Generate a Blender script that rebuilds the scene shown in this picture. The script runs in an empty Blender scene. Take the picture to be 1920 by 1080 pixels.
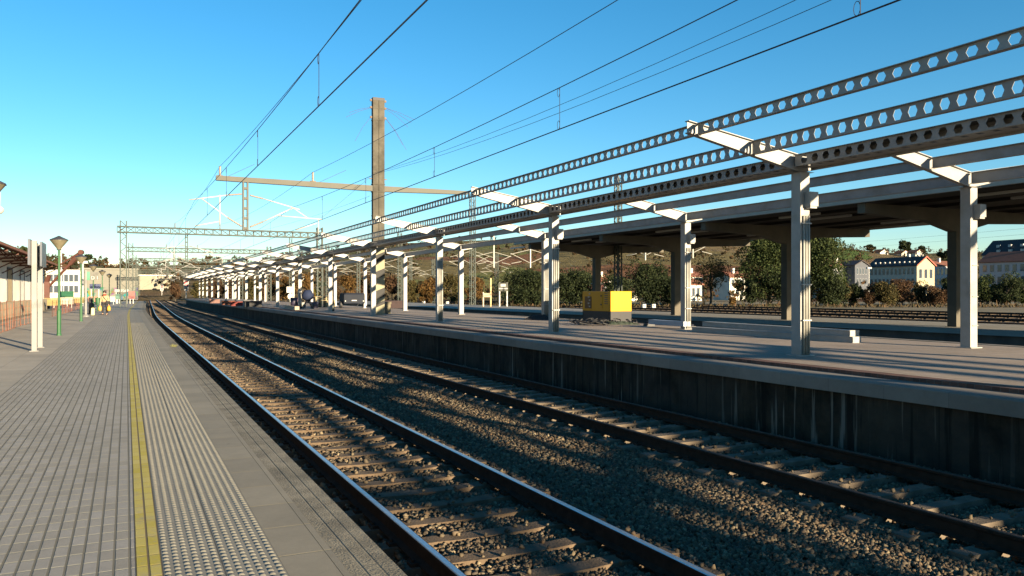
import bpy, bmesh, math, random
import numpy as np
from mathutils import Vector, Matrix
random.seed(7); rng = np.random.default_rng(7)
R = math.radians
scene = bpy.context.scene
COL = scene.collection
# ------------------------------------------------------------------ camera, sky, sun, exposure
# Station frame: x = across the tracks (to the right), y = along the tracks, z = up; near platform top is z = 0
TH = math.atan((960 - 237) / 1500.0); CT, ST = math.cos(TH), math.sin(TH)
CAMH = 1.6
cam = bpy.data.cameras.new('camera'); camo = bpy.data.objects.new('camera', cam); COL.objects.link(camo)
camo.location = (0, 0, CAMH); camo.rotation_euler = (R(90), 0, -TH)
cam.sensor_width = 36; cam.lens = 36 * 1500 / 1920.0
cam.shift_y = 8 / 1920.0
cam.clip_start = 0.05; cam.clip_end = 9000
scene.camera = camo
SUN_EL = R(10.3); SUN_AZ = R(15.3)          # toward the sun: behind the camera along the tracks, 14 degrees to the right
SD = Vector((math.sin(SUN_AZ) * math.cos(SUN_EL), -math.cos(SUN_AZ) * math.cos(SUN_EL), math.sin(SUN_EL)))
world = bpy.data.worlds.new('World'); scene.world = world; world.use_nodes = True
wn = world.node_tree; bgn = wn.nodes['Background']
sky = wn.nodes.new('ShaderNodeTexSky'); sky.sky_type = 'NISHITA'; sky.sun_disc = False
sky.sun_elevation = SUN_EL; sky.sun_rotation = math.atan2(SD.x, SD.y)
sky.altitude = 300; sky.air_density = 1.0; sky.dust_density = 0.0; sky.ozone_density = 3.2
hsv = wn.nodes.new('ShaderNodeHueSaturation'); hsv.inputs['Saturation'].default_value = 1.24; hsv.inputs['Hue'].default_value = 0.492
wn.links.new(sky.outputs[0], hsv.inputs['Color']); wn.links.new(hsv.outputs[0], bgn.inputs[0]); bgn.inputs[1].default_value = 0.055
sl = bpy.data.lights.new('sun', 'SUN'); sl.energy = 5.0; sl.angle = R(0.5); sl.color = (1.0, 0.81, 0.55)
so = bpy.data.objects.new('sun', sl); COL.objects.link(so); so.rotation_euler = SD.to_track_quat('Z', 'Y').to_euler()
so.location = (0, -20, 30)
scene.view_settings.view_transform = 'Standard'; scene.view_settings.look = 'None'
scene.view_settings.exposure = 2.0; scene.view_settings.gamma = 1.0

# ------------------------------------------------------------------ helpers
def ray(px, py):
    X = (px - 960) / 1500.0; Z = (548 - py) / 1500.0
    return X * CT + ST, -X * ST + CT, Z                      # per metre of depth
def at_t(px, py, t):                                         # where the sight line meets the plane y = t
    a, b, c = ray(px, py); d = t / b; return (a * d, t, CAMH + c * d)
def at_s(px, py, s):
    a, b, c = ray(px, py); d = s / a; return (s, b * d, CAMH + c * d)
def at_d(px, py, d):                                         # at depth d
    a, b, c = ray(px, py); return (a * d, b * d, CAMH + c * d)
def at_z(px, py, z):
    a, b, c = ray(px, py); d = (z - CAMH) / c; return (a * d, b * d, z)
def bend(t, t0, R_=1900.0, L=40.0):
    if t <= t0: return 0.0
    u = t - t0
    if u < L: return u * u / (2 * R_)
    return L * L / (2 * R_) + (u - L) * L / R_
devA = lambda t: bend(t, 55)
devB = lambda t: bend(t, 115)

class MB:
    def __init__(s, warp=None): s.v = []; s.f = []; s.m = []; s.uv = {}; s.warp = warp; s.mi = 0
    def add(s, vs, fs):
        o = len(s.v); s.v.extend([tuple(p) for p in vs])
        for f in fs: s.f.append(tuple(i + o for i in f)); s.m.append(s.mi)
    def box(s, x0, x1, y0, y1, z0, z1):
        s.add([(x0,y0,z0),(x1,y0,z0),(x1,y1,z0),(x0,y1,z0),(x0,y0,z1),(x1,y0,z1),(x1,y1,z1),(x0,y1,z1)],
              [(0,3,2,1),(4,5,6,7),(0,1,5,4),(1,2,6,5),(2,3,7,6),(3,0,4,7)])
    def beam(s, p0, p1, w, h, up=(0,0,1)):
        p0 = Vector(p0); p1 = Vector(p1); d = (p1 - p0).normalized(); up = Vector(up)
        a = d.cross(up)
        if a.length < 1e-4: a = d.cross(Vector((1,0,0)))
        a.normalize(); b = a.cross(d).normalized(); a = a * w / 2; b = b * h / 2
        s.add([p0-a-b,p0+a-b,p0+a+b,p0-a+b,p1-a-b,p1+a-b,p1+a+b,p1-a+b],
              [(0,3,2,1),(4,5,6,7),(0,1,5,4),(1,2,6,5),(2,3,7,6),(3,0,4,7)])
    def tube(s, pts, r, n=8, cap=True):
        pts = [Vector(p) for p in pts]; N = len(pts); vs = []; rs = r if isinstance(r, (list, tuple)) else [r] * N
        for i, p in enumerate(pts):
            d = (pts[min(i+1, N-1)] - pts[max(i-1, 0)]).normalized()
            a = d.cross(Vector((0,0,1)))
            if a.length < 1e-3: a = d.cross(Vector((1,0,0)))
            a.normalize(); b = a.cross(d).normalized()
            for k in range(n):
                q = 2*math.pi*k/n; vs.append(p + (a*math.cos(q) + b*math.sin(q)) * rs[i])
        fs = [(i*n+k, i*n+(k+1)%n, (i+1)*n+(k+1)%n, (i+1)*n+k) for i in range(N-1) for k in range(n)]
        if cap: fs += [tuple(range(n))[::-1], tuple((N-1)*n + k for k in range(n))]
        s.add(vs, fs)
    def lathe(s, prof, c=(0,0,0), n=16, ang=0.0):
        vs = []; P = len(prof)
        for r, z in prof:
            for k in range(n):
                q = 2*math.pi*k/n + ang; vs.append((c[0]+r*math.cos(q), c[1]+r*math.sin(q), c[2]+z))
        fs = [(i*n+k, i*n+(k+1)%n, (i+1)*n+(k+1)%n, (i+1)*n+k) for i in range(P-1) for k in range(n)]
        if prof[0][0] > 1e-4: fs.append(tuple(range(n))[::-1])
        if prof[-1][0] > 1e-4: fs.append(tuple((P-1)*n + k for k in range(n)))
        s.add(vs, fs)
    def sweep(s, prof, ts, fx=lambda t: 0.0):                # closed profile (x,z) carried along y
        n = len(prof); vs = [(x + fx(t), t, z) for t in ts for x, z in prof]
        fs = [(i*n+k, i*n+(k+1)%n, (i+1)*n+(k+1)%n, (i+1)*n+k) for i in range(len(ts)-1) for k in range(n)]
        fs += [tuple(range(n))[::-1], tuple((len(ts)-1)*n + k for k in range(n))]
        s.add(vs, fs)
    def poly(s, pts, y0, y1):                                # (x,z) polygon extruded along y
        n = len(pts); s.add([(x,y0,z) for x,z in pts]+[(x,y1,z) for x,z in pts],
              [tuple(range(n))[::-1], tuple(n+i for i in range(n))]+[(i,(i+1)%n,n+(i+1)%n,n+i) for i in range(n)])
    def polyx(s, pts, x0, x1):                               # (y,z) polygon extruded along x
        n = len(pts); s.add([(x0,y,z) for y,z in pts]+[(x1,y,z) for y,z in pts],
              [tuple(range(n))[::-1], tuple(n+i for i in range(n))]+[(i,(i+1)%n,n+(i+1)%n,n+i) for i in range(n)])
    def build(s, name, mat, parent=None, smooth=False, uv=False, local=False, loc=None):
        vs = s.v
        if s.warp: vs = [(x + s.warp(y), y, z) for x, y, z in vs]
        o = np.array(loc if loc is not None else (0,0,0), dtype=float)
        if parent is not None and not local:
            q = parent
            while q is not None: o = o + np.array(q.location); q = q.parent
        me = bpy.data.meshes.new(name)
        arr = np.array(vs, dtype=float).reshape(-1, 3) - o
        me.from_pydata(arr.tolist(), [], s.f)
        mats = mat if isinstance(mat, (list, tuple)) else [mat]
        for m in mats: me.materials.append(m)
        if len(mats) > 1: me.polygons.foreach_set('material_index', s.m)
        if len(s.f) < 40000:
            b = bmesh.new(); b.from_mesh(me); bmesh.ops.recalc_face_normals(b, faces=b.faces); b.to_mesh(me); b.free()
        if uv:
            l = me.uv_layers.new(name='st'); li = np.zeros(len(me.loops), dtype=np.int32); me.loops.foreach_get('vertex_index', li)
            src = np.array(s.v)[:, :2] if uv is True else np.array(uv(s.v))
            l.data.foreach_set('uv', src[li].astype(np.float32).ravel())
        if smooth: me.polygons.foreach_set('use_smooth', [True]*len(me.polygons))
        ob = bpy.data.objects.new(name, me); COL.objects.link(ob)
        if loc is not None: ob.location = loc
        if parent is not None: ob.parent = parent
        return ob

def tag(o, label=None, cat=None, group=None, kind=None):
    if label: o['label'] = label
    if cat: o['category'] = cat
    if group: o['group'] = group
    if kind: o['kind'] = kind
    return o
def thing(name, loc, label, cat, group=None, rz=0.0):
    o = bpy.data.objects.new(name, None); COL.objects.link(o); o.location = loc; o.rotation_euler = (0, 0, rz)
    o.empty_display_size = 0.3
    return tag(o, label, cat, group)
def copy_tree(o, parent=None):
    c = o.copy(); COL.objects.link(c)
    if parent is not None: c.parent = parent
    for ch in [x for x in bpy.data.objects if x.parent == o]: copy_tree(ch, c)
    return c
def raw_mesh(name, verts, faces_n, nper, mat, parent=None, smooth=False, loc=None):   # fast numpy mesh, all faces with nper corners
    me = bpy.data.meshes.new(name); V = np.asarray(verts, dtype=np.float32); F = np.asarray(faces_n, dtype=np.int32)
    me.vertices.add(len(V)); me.vertices.foreach_set('co', V.ravel())
    me.loops.add(F.size); me.loops.foreach_set('vertex_index', F.ravel())
    me.polygons.add(len(F)); me.polygons.foreach_set('loop_start', np.arange(0, F.size, nper, dtype=np.int32))
    me.update(calc_edges=True); me.materials.append(mat)
    if smooth: me.polygons.foreach_set('use_smooth', np.ones(len(F), dtype=bool))
    ob = bpy.data.objects.new(name, me); COL.objects.link(ob)
    if loc is not None: ob.location = loc
    if parent is not None: ob.parent = parent
    return ob

# ------------------------------------------------------------------ materials
def nd(t, ty, **k):
    n = t.nodes.new(ty)
    for a, b in k.items():
        if hasattr(n, a): setattr(n, a, b)
    return n
def rgba(c): return (c[0], c[1], c[2], 1)
def mat_base(name, rough=.7, metal=0.0, spec=.4):
    m = bpy.data.materials.new(name); m.use_nodes = True; t = m.node_tree; b = t.nodes['Principled BSDF']
    b.inputs['Roughness'].default_value = rough; b.inputs['Metallic'].default_value = metal
    b.inputs['Specular IOR Level'].default_value = spec
    return m, t, b
def M(name, col, rough=.7, var=.2, scale=3.0, col2=None, bump=0.0, bscale=60.0, metal=0.0, spec=.4, detail=6, dirt=None):
    m, t, b = mat_base(name, rough, metal, spec)
    tc = nd(t, 'ShaderNodeTexCoord'); nz = nd(t, 'ShaderNodeTexNoise'); nz.inputs['Scale'].default_value = scale; nz.inputs['Detail'].default_value = detail
    nz.inputs['Roughness'].default_value = .65
    t.links.new(tc.outputs['Object'], nz.inputs['Vector'])
    rp = nd(t, 'ShaderNodeValToRGB'); e = rp.color_ramp.elements
    e[0].position = .32; e[1].position = .68
    lo = tuple(c*(1-var) for c in col); hi = tuple(min(1, c*(1+var)) for c in (col2 or col))
    e[0].color = rgba(lo); e[1].color = rgba(hi)
    t.links.new(nz.outputs['Fac'], rp.inputs['Fac']); out = rp.outputs['Color']
    if dirt:
        n2 = nd(t, 'ShaderNodeTexNoise'); n2.inputs['Scale'].default_value = scale*.35; n2.inputs['Detail'].default_value = 8
        t.links.new(tc.outputs['Object'], n2.inputs['Vector'])
        r2 = nd(t, 'ShaderNodeValToRGB'); r2.color_ramp.elements[0].position = .5; r2.color_ramp.elements[1].position = .72
        t.links.new(n2.outputs['Fac'], r2.inputs['Fac'])
        mx = nd(t, 'ShaderNodeMixRGB'); mx.inputs['Color2'].default_value = rgba(dirt)
        t.links.new(r2.outputs['Color'], mx.inputs['Fac']); t.links.new(out, mx.inputs['Color1']); out = mx.outputs['Color']
    t.links.new(out, b.inputs['Base Color'])
    if bump:
        bn = nd(t, 'ShaderNodeTexNoise'); bn.inputs['Scale'].default_value = bscale; bn.inputs['Detail'].default_value = 4
        t.links.new(tc.outputs['Object'], bn.inputs['Vector'])
        bp = nd(t, 'ShaderNodeBump'); bp.inputs['Strength'].default_value = bump; bp.inputs['Distance'].default_value = .02
        t.links.new(bn.outputs['Fac'], bp.inputs['Height']); t.links.new(bp.outputs['Normal'], b.inputs['Normal'])
    return m
def M_island(name, cols, rough=.85, spec=.25, trans=0.0):     # one random colour of the ramp per loose piece (stones, leaves)
    m, t, b = mat_base(name, rough, 0, spec)
    g = nd(t, 'ShaderNodeNewGeometry'); rp = nd(t, 'ShaderNodeValToRGB'); e = rp.color_ramp.elements
    while len(e) < len(cols): e.new(.5)
    for i, c in enumerate(cols): e[i].position = i/(len(cols)-1); e[i].color = rgba(c)
    t.links.new(g.outputs['Random Per Island'], rp.inputs['Fac']); t.links.new(rp.outputs['Color'], b.inputs['Base Color'])
    if trans:
        tr = nd(t, 'ShaderNodeBsdfTranslucent'); t.links.new(rp.outputs['Color'], tr.inputs['Color'])
        mx = nd(t, 'ShaderNodeMixShader'); mx.inputs['Fac'].default_value = trans
        o = t.nodes['Material Output']; t.links.new(b.outputs[0], mx.inputs[1]); t.links.new(tr.outputs[0], mx.inputs[2]); t.links.new(mx.outputs[0], o.inputs['Surface'])
    return m
def mth(t, op, a, b=None, c=None):
    n = nd(t, 'ShaderNodeMath', operation=op)
    for i, v in enumerate((a, b, c)):
        if v is None: continue
        if isinstance(v, (int, float)): n.inputs[i].default_value = v
        else: t.links.new(v, n.inputs[i])
    return n.outputs[0]
def grid_mat(name, base, joint, du, dv, ju, jv, tilevar=.08, rough=.8, stain=.25, u0=0.0, bumpd=.006, joint2=None, grain=.12, running=False, hue=None, wear=None):
    """paving: tiles du x dv (metres) in the s-t plane, joint widths ju / jv"""
    m, t, b = mat_base(name, rough, 0, .3)
    uv = nd(t, 'ShaderNodeUVMap'); uv.uv_map = 'st'; sp = nd(t, 'ShaderNodeSeparateXYZ'); t.links.new(uv.outputs[0], sp.inputs[0])
    u = mth(t, 'DIVIDE', mth(t, 'SUBTRACT', sp.outputs[0], u0), du); v = mth(t, 'DIVIDE', sp.outputs[1], dv)
    if running: v = mth(t, 'ADD', v, mth(t, 'MULTIPLY', mth(t, 'FLOORED_MODULO', mth(t, 'FLOOR', u), 2.0), .5))
    fu = mth(t, 'FRACT', u); fv = mth(t, 'FRACT', v)
    du_ = mth(t, 'MULTIPLY', mth(t, 'MINIMUM', fu, mth(t, 'SUBTRACT', 1.0, fu)), du)   # metres from the joint
    dv_ = mth(t, 'MULTIPLY', mth(t, 'MINIMUM', fv, mth(t, 'SUBTRACT', 1.0, fv)), dv)
    ru = nd(t, 'ShaderNodeMapRange'); ru.inputs[1].default_value = ju*.35; ru.inputs[2].default_value = ju*.65; t.links.new(du_, ru.inputs[0])
    rv = nd(t, 'ShaderNodeMapRange'); rv.inputs[1].default_value = jv*.35; rv.inputs[2].default_value = jv*.65; t.links.new(dv_, rv.inputs[0])
    cmb = nd(t, 'ShaderNodeCombineXYZ'); t.links.new(mth(t, 'FLOOR', u), cmb.inputs[0]); t.links.new(mth(t, 'FLOOR', v), cmb.inputs[1])
    wn_ = nd(t, 'ShaderNodeTexWhiteNoise', noise_dimensions='2D'); t.links.new(cmb.outputs[0], wn_.inputs['Vector'])
    tcx = nd(t, 'ShaderNodeTexCoord')
    big = nd(t, 'ShaderNodeTexNoise'); big.inputs['Scale'].default_value = .55; big.inputs['Detail'].default_value = 9; big.inputs['Roughness'].default_value = .7
    t.links.new(tcx.outputs['Object'], big.inputs['Vector'])
    fine = nd(t, 'ShaderNodeTexNoise'); fine.inputs['Scale'].default_value = 160; fine.inputs['Detail'].default_value = 3
    t.links.new(tcx.outputs['Object'], fine.inputs['Vector'])
    k = mth(t, 'ADD', mth(t, 'MULTIPLY', wn_.outputs['Value'], 2*tilevar), 1 - tilevar)
    k = mth(t, 'MULTIPLY', k, mth(t, 'ADD', mth(t, 'MULTIPLY', big.outputs['Fac'], 2*stain), 1 - stain))
    k = mth(t, 'MULTIPLY', k, mth(t, 'ADD', mth(t, 'MULTIPLY', fine.outputs['Fac'], 2*grain), 1 - grain))
    vs_ = nd(t, 'ShaderNodeTexVoronoi'); vs_.inputs['Scale'].default_value = 2.2; t.links.new(tcx.outputs['Object'], vs_.inputs['Vector'])
    sr = nd(t, 'ShaderNodeMapRange'); sr.inputs[1].default_value = .025; sr.inputs[2].default_value = .05; sr.inputs[3].default_value = .62; sr.inputs[4].default_value = 1.0; t.links.new(vs_.outputs['Distance'], sr.inputs[0])
    k = mth(t, 'MULTIPLY', k, sr.outputs[0])
    mid = nd(t, 'ShaderNodeTexNoise'); mid.inputs['Scale'].default_value = 3.5; mid.inputs['Detail'].default_value = 8; mid.inputs['Roughness'].default_value = .8; t.links.new(tcx.outputs['Object'], mid.inputs['Vector'])
    k = mth(t, 'MULTIPLY', k, mth(t, 'ADD', mth(t, 'MULTIPLY', mid.outputs['Fac'], .5), .75))
    hsel = nd(t, 'ShaderNodeMixRGB'); hsel.inputs['Color1'].default_value = rgba(base); hsel.inputs['Color2'].default_value = rgba(hue or base)
    t.links.new(wn_.outputs['Value'], hsel.inputs['Fac'])
    cm = nd(t, 'ShaderNodeMixRGB', blend_type='MULTIPLY'); cm.inputs['Fac'].default_value = 1
    t.links.new(hsel.outputs[0], cm.inputs['Color1']); t.links.new(k, cm.inputs['Color2'])
    if wear:
        wr = nd(t, 'ShaderNodeValToRGB'); wr.color_ramp.elements[0].position = .50; wr.color_ramp.elements[1].position = .66; t.links.new(mid.outputs['Fac'], wr.inputs['Fac'])
        wx = nd(t, 'ShaderNodeMixRGB'); wx.inputs['Color2'].default_value = rgba(wear); t.links.new(mth(t, 'MULTIPLY', wr.outputs[0], .75), wx.inputs['Fac']); t.links.new(cm.outputs[0], wx.inputs['Color1']); cm = wx
    mv = nd(t, 'ShaderNodeMixRGB'); mv.inputs['Color1'].default_value = rgba(joint2 or joint); t.links.new(rv.outputs[0], mv.inputs['Fac']); t.links.new(cm.outputs[0], mv.inputs['Color2'])
    mu = nd(t, 'ShaderNodeMixRGB'); mu.inputs['Color1'].default_value = rgba(joint); t.links.new(ru.outputs[0], mu.inputs['Fac']); t.links.new(mv.outputs[0], mu.inputs['Color2'])
    t.links.new(mu.outputs[0], b.inputs['Base Color'])
    hgt = mth(t, 'ADD', mth(t, 'MINIMUM', ru.outputs[0], mth(t, 'ADD', mth(t, 'MULTIPLY', rv.outputs[0], .5), .5)), mth(t, 'MULTIPLY', fine.outputs['Fac'], .25))
    bp = nd(t, 'ShaderNodeBump'); bp.inputs['Strength'].default_value = 1.0; bp.inputs['Distance'].default_value = bumpd
    t.links.new(hgt, bp.inputs['Height']); t.links.new(bp.outputs['Normal'], b.inputs['Normal'])
    return m

m_tile = grid_mat('ribbed_tile', (.245,.224,.186), (.135,.121,.088), .084, .205, .013, .014, tilevar=.12, u0=.018, joint2=(.31,.285,.20), hue=(.225,.210,.186), stain=.3)
m_yel = grid_mat('yellow_tile', (.40,.325,.04), (.12,.085,.04), .07, .205, .011, .014, tilevar=.14, u0=.048, joint2=(.30,.23,.06), hue=(.34,.28,.08), wear=(.22,.195,.14), stain=.3)
m_tact = grid_mat('tactile_tile', (.19,.176,.142), (.08,.075,.06), .32, .40, .008, .006, tilevar=.07, u0=.187, bumpd=.003, stain=.25)
m_cope = grid_mat('coping_slab', (.195,.172,.128), (.08,.07,.045), 3.0, .62, .004, .014, tilevar=.10, u0=-1.9, bumpd=.003, joint2=(.24,.20,.12), stain=.35)
m_apron = grid_mat('apron_concrete', (.27,.243,.197), (.2,.18,.15), 2.4, 2.4, .01, .01, tilevar=.06, stain=.4, bumpd=.002)
m_nose = M('nosing_concrete', (.150,.132,.096), .9, .4, 3.5, bump=.6, bscale=60, dirt=(.085,.075,.052))
m_pavB = grid_mat('tan_paving', (.275,.22,.17), (.11,.085,.068), .40, .40, .012, .012, tilevar=.12, stain=.5, bumpd=.003, hue=(.23,.185,.15))
m_brick = grid_mat('red_brick', (.10,.048,.034), (.10,.08,.07), .24, .12, .01, .01, tilevar=.25, stain=.3, bumpd=.003)
m_copeB = grid_mat('new_coping', (.17,.150,.126), (.12,.105,.09), 3.0, 1.0, .006, .008, tilevar=.10, stain=.35, u0=8.0, bumpd=.002)
m_pavC = grid_mat('grey_paving', (.20,.185,.155), (.16,.15,.13), .5, .5, .012, .012, tilevar=.07, stain=.4, bumpd=.002)
m_steel = M('cream_painted_steel', (.245,.244,.235), .45, .08, 5.0, spec=.4, dirt=(.19,.18,.16))
m_galv = M('galvanised_pipe', (.26,.255,.225), .45, .12, 6.0, metal=.1)
m_conc = M('weathered_concrete', (.062,.056,.043), .9, .4, 1.6, bump=.5, bscale=18, dirt=(.032,.029,.022))
m_concC = M('canopy_concrete', (.080,.070,.053), .85, .18, 1.2, bump=.2, bscale=20, dirt=(.052,.046,.035))
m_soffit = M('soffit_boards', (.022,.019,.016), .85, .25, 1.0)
m_white = M('white_paint', (.33,.325,.305), .5, .05, 3)
m_post = M('light_grey_post', (.155,.153,.147), .5, .08, 3)
m_whitewall = M('white_render', (.46,.44,.39), .9, .08, .8, dirt=(.36,.33,.27))
m_greenst = M('green_grey_steel', (.016,.026,.020), .6, .15, 3)
m_arm = M('olive_painted_steel', (.038,.037,.025), .6, .12, 2)
m_wire = M('dark_wire', (.035,.03,.035), .5, .1, 5, metal=.4)
m_ins = M('insulator_brown', (.16,.12,.09), .35, .2, 8)
m_black = M('black_rubber', (.015,.015,.016), .6, .2, 8)
m_dark = M('dark_opening', (.02,.02,.022), .3, .2, 2)
m_glass = M('window_glass', (.035,.045,.06), .12, .2, 2, spec=.6)
m_rust = M('rusty_rail', (.030,.019,.013), .9, .3, 9, spec=.08)
m_head = M('polished_rail_head', (.42,.43,.45), .28, .12, 14, metal=.9)
m_sleeper_rusty = M('rust_stained_sleeper', (.088,.061,.037), .95, .35, 5, bump=.5, bscale=50, dirt=(.05,.034,.02))
m_dullhead = M('dull_rail_head', (.055,.040,.030), .7, .3, 9, spec=.2)
m_sleeper = M('sleeper_concrete', (.118,.092,.064), .9, .3, 5, bump=.5, bscale=50, dirt=(.065,.049,.033))
m_stone = M_island('ballast_stone', [(.034,.028,.020),(.084,.066,.045),(.068,.053,.034),(.145,.110,.067),(.060,.050,.039),(.125,.080,.044),(.10,.079,.055),(.21,.168,.105),(.048,.038,.027)], .9, .2)
m_yellowm = M('yellow_panel', (.42,.215,.0015), .45, .05, 2, spec=.2)
m_green = M('green_lamp_paint', (.018,.075,.028), .45, .12, 3)
m_orange = M('orange_mesh', (.42,.10,.02), .6, .15, 4)
m_redrust = M('red_oxide_steel', (.065,.022,.013), .7, .2, 2)
m_earth = M('bare_earth', (.19,.135,.08), .95, .3, .6, col2=(.25,.185,.115), bump=.6, bscale=9)
m_tileroof = M('clay_roof', (.15,.058,.034), .85, .25, 1.2, bump=.3, bscale=8)
m_slate = M('slate_roof', (.030,.022,.022), .7, .2, .8)
m_redtrim = M('red_verge', (.26,.06,.035), .7, .1, 2)
m_blue = M('blue_cover', (.004,.007,.015), .8, .2, 3)
m_grass = M('dry_grass', (.06,.06,.022), .95, .4, .25, col2=(.12,.085,.04), bump=.5, bscale=3)

def m_ballast_far():
    m, t, b = mat_base('ballast_bed', .95, 0, .2)
    tc = nd(t, 'ShaderNodeTexCoord')
    v = nd(t, 'ShaderNodeTexVoronoi'); v.inputs['Scale'].default_value = 17; t.links.new(tc.outputs['Object'], v.inputs['Vector'])
    rp = nd(t, 'ShaderNodeValToRGB'); e = rp.color_ramp.elements
    e[0].color = (.034,.029,.023,1); e[1].color = (.105,.085,.062,1); e.new(.5).color = (.062,.052,.040,1)
    sp = nd(t, 'ShaderNodeSeparateXYZ'); t.links.new(v.outputs['Color'], sp.inputs[0]); t.links.new(sp.outputs[0], rp.inputs['Fac'])
    nz = nd(t, 'ShaderNodeTexNoise'); nz.inputs['Scale'].default_value = .5; nz.inputs['Detail'].default_value = 6; t.links.new(tc.outputs['Object'], nz.inputs['Vector'])
    mx = nd(t, 'ShaderNodeMixRGB', blend_type='MULTIPLY'); mx.inputs['Fac'].default_value = .6
    t.links.new(rp.outputs[0], mx.inputs['Color1']); t.links.new(nz.outputs['Fac'], mx.inputs['Color2'])
    m2 = nd(t, 'ShaderNodeMixRGB', blend_type='MULTIPLY'); m2.inputs['Fac'].default_value = 1; m2.inputs['Color2'].default_value = (1.45,1.4,1.3,1)
    t.links.new(mx.outputs[0], m2.inputs['Color1']); t.links.new(m2.outputs[0], b.inputs['Base Color'])
    bp = nd(t, 'ShaderNodeBump'); bp.inputs['Strength'].default_value = 1; bp.inputs['Distance'].default_value = .045; bp.invert = True
    t.links.new(v.outputs['Distance'], bp.inputs['Height']); t.links.new(bp.outputs['Normal'], b.inputs['Normal'])
    return m
m_bed = m_ballast_far()
def m_wallB():
    m, t, b = mat_base('stained_wall', .95, 0, .15)
    uv = nd(t, 'ShaderNodeUVMap'); uv.uv_map = 'st'; sp = nd(t, 'ShaderNodeSeparateXYZ'); t.links.new(uv.outputs[0], sp.inputs[0])
    def noise(sx, sz, scale, det=5, ro=.7):
        mp = nd(t, 'ShaderNodeMapping'); mp.inputs['Scale'].default_value = (sx, sz, 1); t.links.new(uv.outputs[0], mp.inputs[0])
        n = nd(t, 'ShaderNodeTexNoise', noise_dimensions='2D'); n.inputs['Scale'].default_value = scale; n.inputs['Detail'].default_value = det; n.inputs['Roughness'].default_value = ro
        t.links.new(mp.outputs[0], n.inputs['Vector']); return n.outputs['Fac']
    def ramp(f, a, c, ca=(0,0,0), cb=(1,1,1)):
        r = nd(t, 'ShaderNodeValToRGB'); e = r.color_ramp.elements; e[0].position = a; e[1].position = c; e[0].color = rgba(ca); e[1].color = rgba(cb); t.links.new(f, r.inputs['Fac']); return r.outputs['Color']
    def mix(f, a, c):
        mx = nd(t, 'ShaderNodeMixRGB'); t.links.new(f, mx.inputs['Fac'])
        for k, v in (('Color1', a), ('Color2', c)):
            if isinstance(v, tuple): mx.inputs[k].default_value = rgba(v)
            else: t.links.new(v, mx.inputs[k])
        return mx.outputs['Color']
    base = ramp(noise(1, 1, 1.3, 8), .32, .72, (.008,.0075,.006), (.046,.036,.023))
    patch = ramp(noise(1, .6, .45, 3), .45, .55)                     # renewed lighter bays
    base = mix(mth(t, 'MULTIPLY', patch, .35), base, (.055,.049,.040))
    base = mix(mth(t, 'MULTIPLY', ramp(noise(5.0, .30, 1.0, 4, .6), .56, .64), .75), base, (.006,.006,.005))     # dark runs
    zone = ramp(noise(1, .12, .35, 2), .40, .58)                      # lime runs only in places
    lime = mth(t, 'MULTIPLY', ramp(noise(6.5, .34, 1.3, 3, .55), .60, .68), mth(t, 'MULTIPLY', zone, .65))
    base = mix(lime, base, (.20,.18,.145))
    fj = mth(t, 'FRACT', mth(t, 'DIVIDE', sp.outputs[0], 2.4)); jn = nd(t, 'ShaderNodeMapRange'); jn.inputs[1].default_value = .0; jn.inputs[2].default_value = .012; jn.inputs[3].default_value = .8; jn.inputs[4].default_value = 0; t.links.new(fj, jn.inputs[0])
    base = mix(jn.outputs[0], base, (.008,.008,.007))
    t.links.new(base, b.inputs['Base Color'])
    bp = nd(t, 'ShaderNodeBump'); bp.inputs['Strength'].default_value = .6; bp.inputs['Distance'].default_value = .03; t.links.new(noise(1,1,6,5), bp.inputs['Height']); t.links.new(bp.outputs['Normal'], b.inputs['Normal'])
    return m
m_wall = m_wallB()
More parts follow.
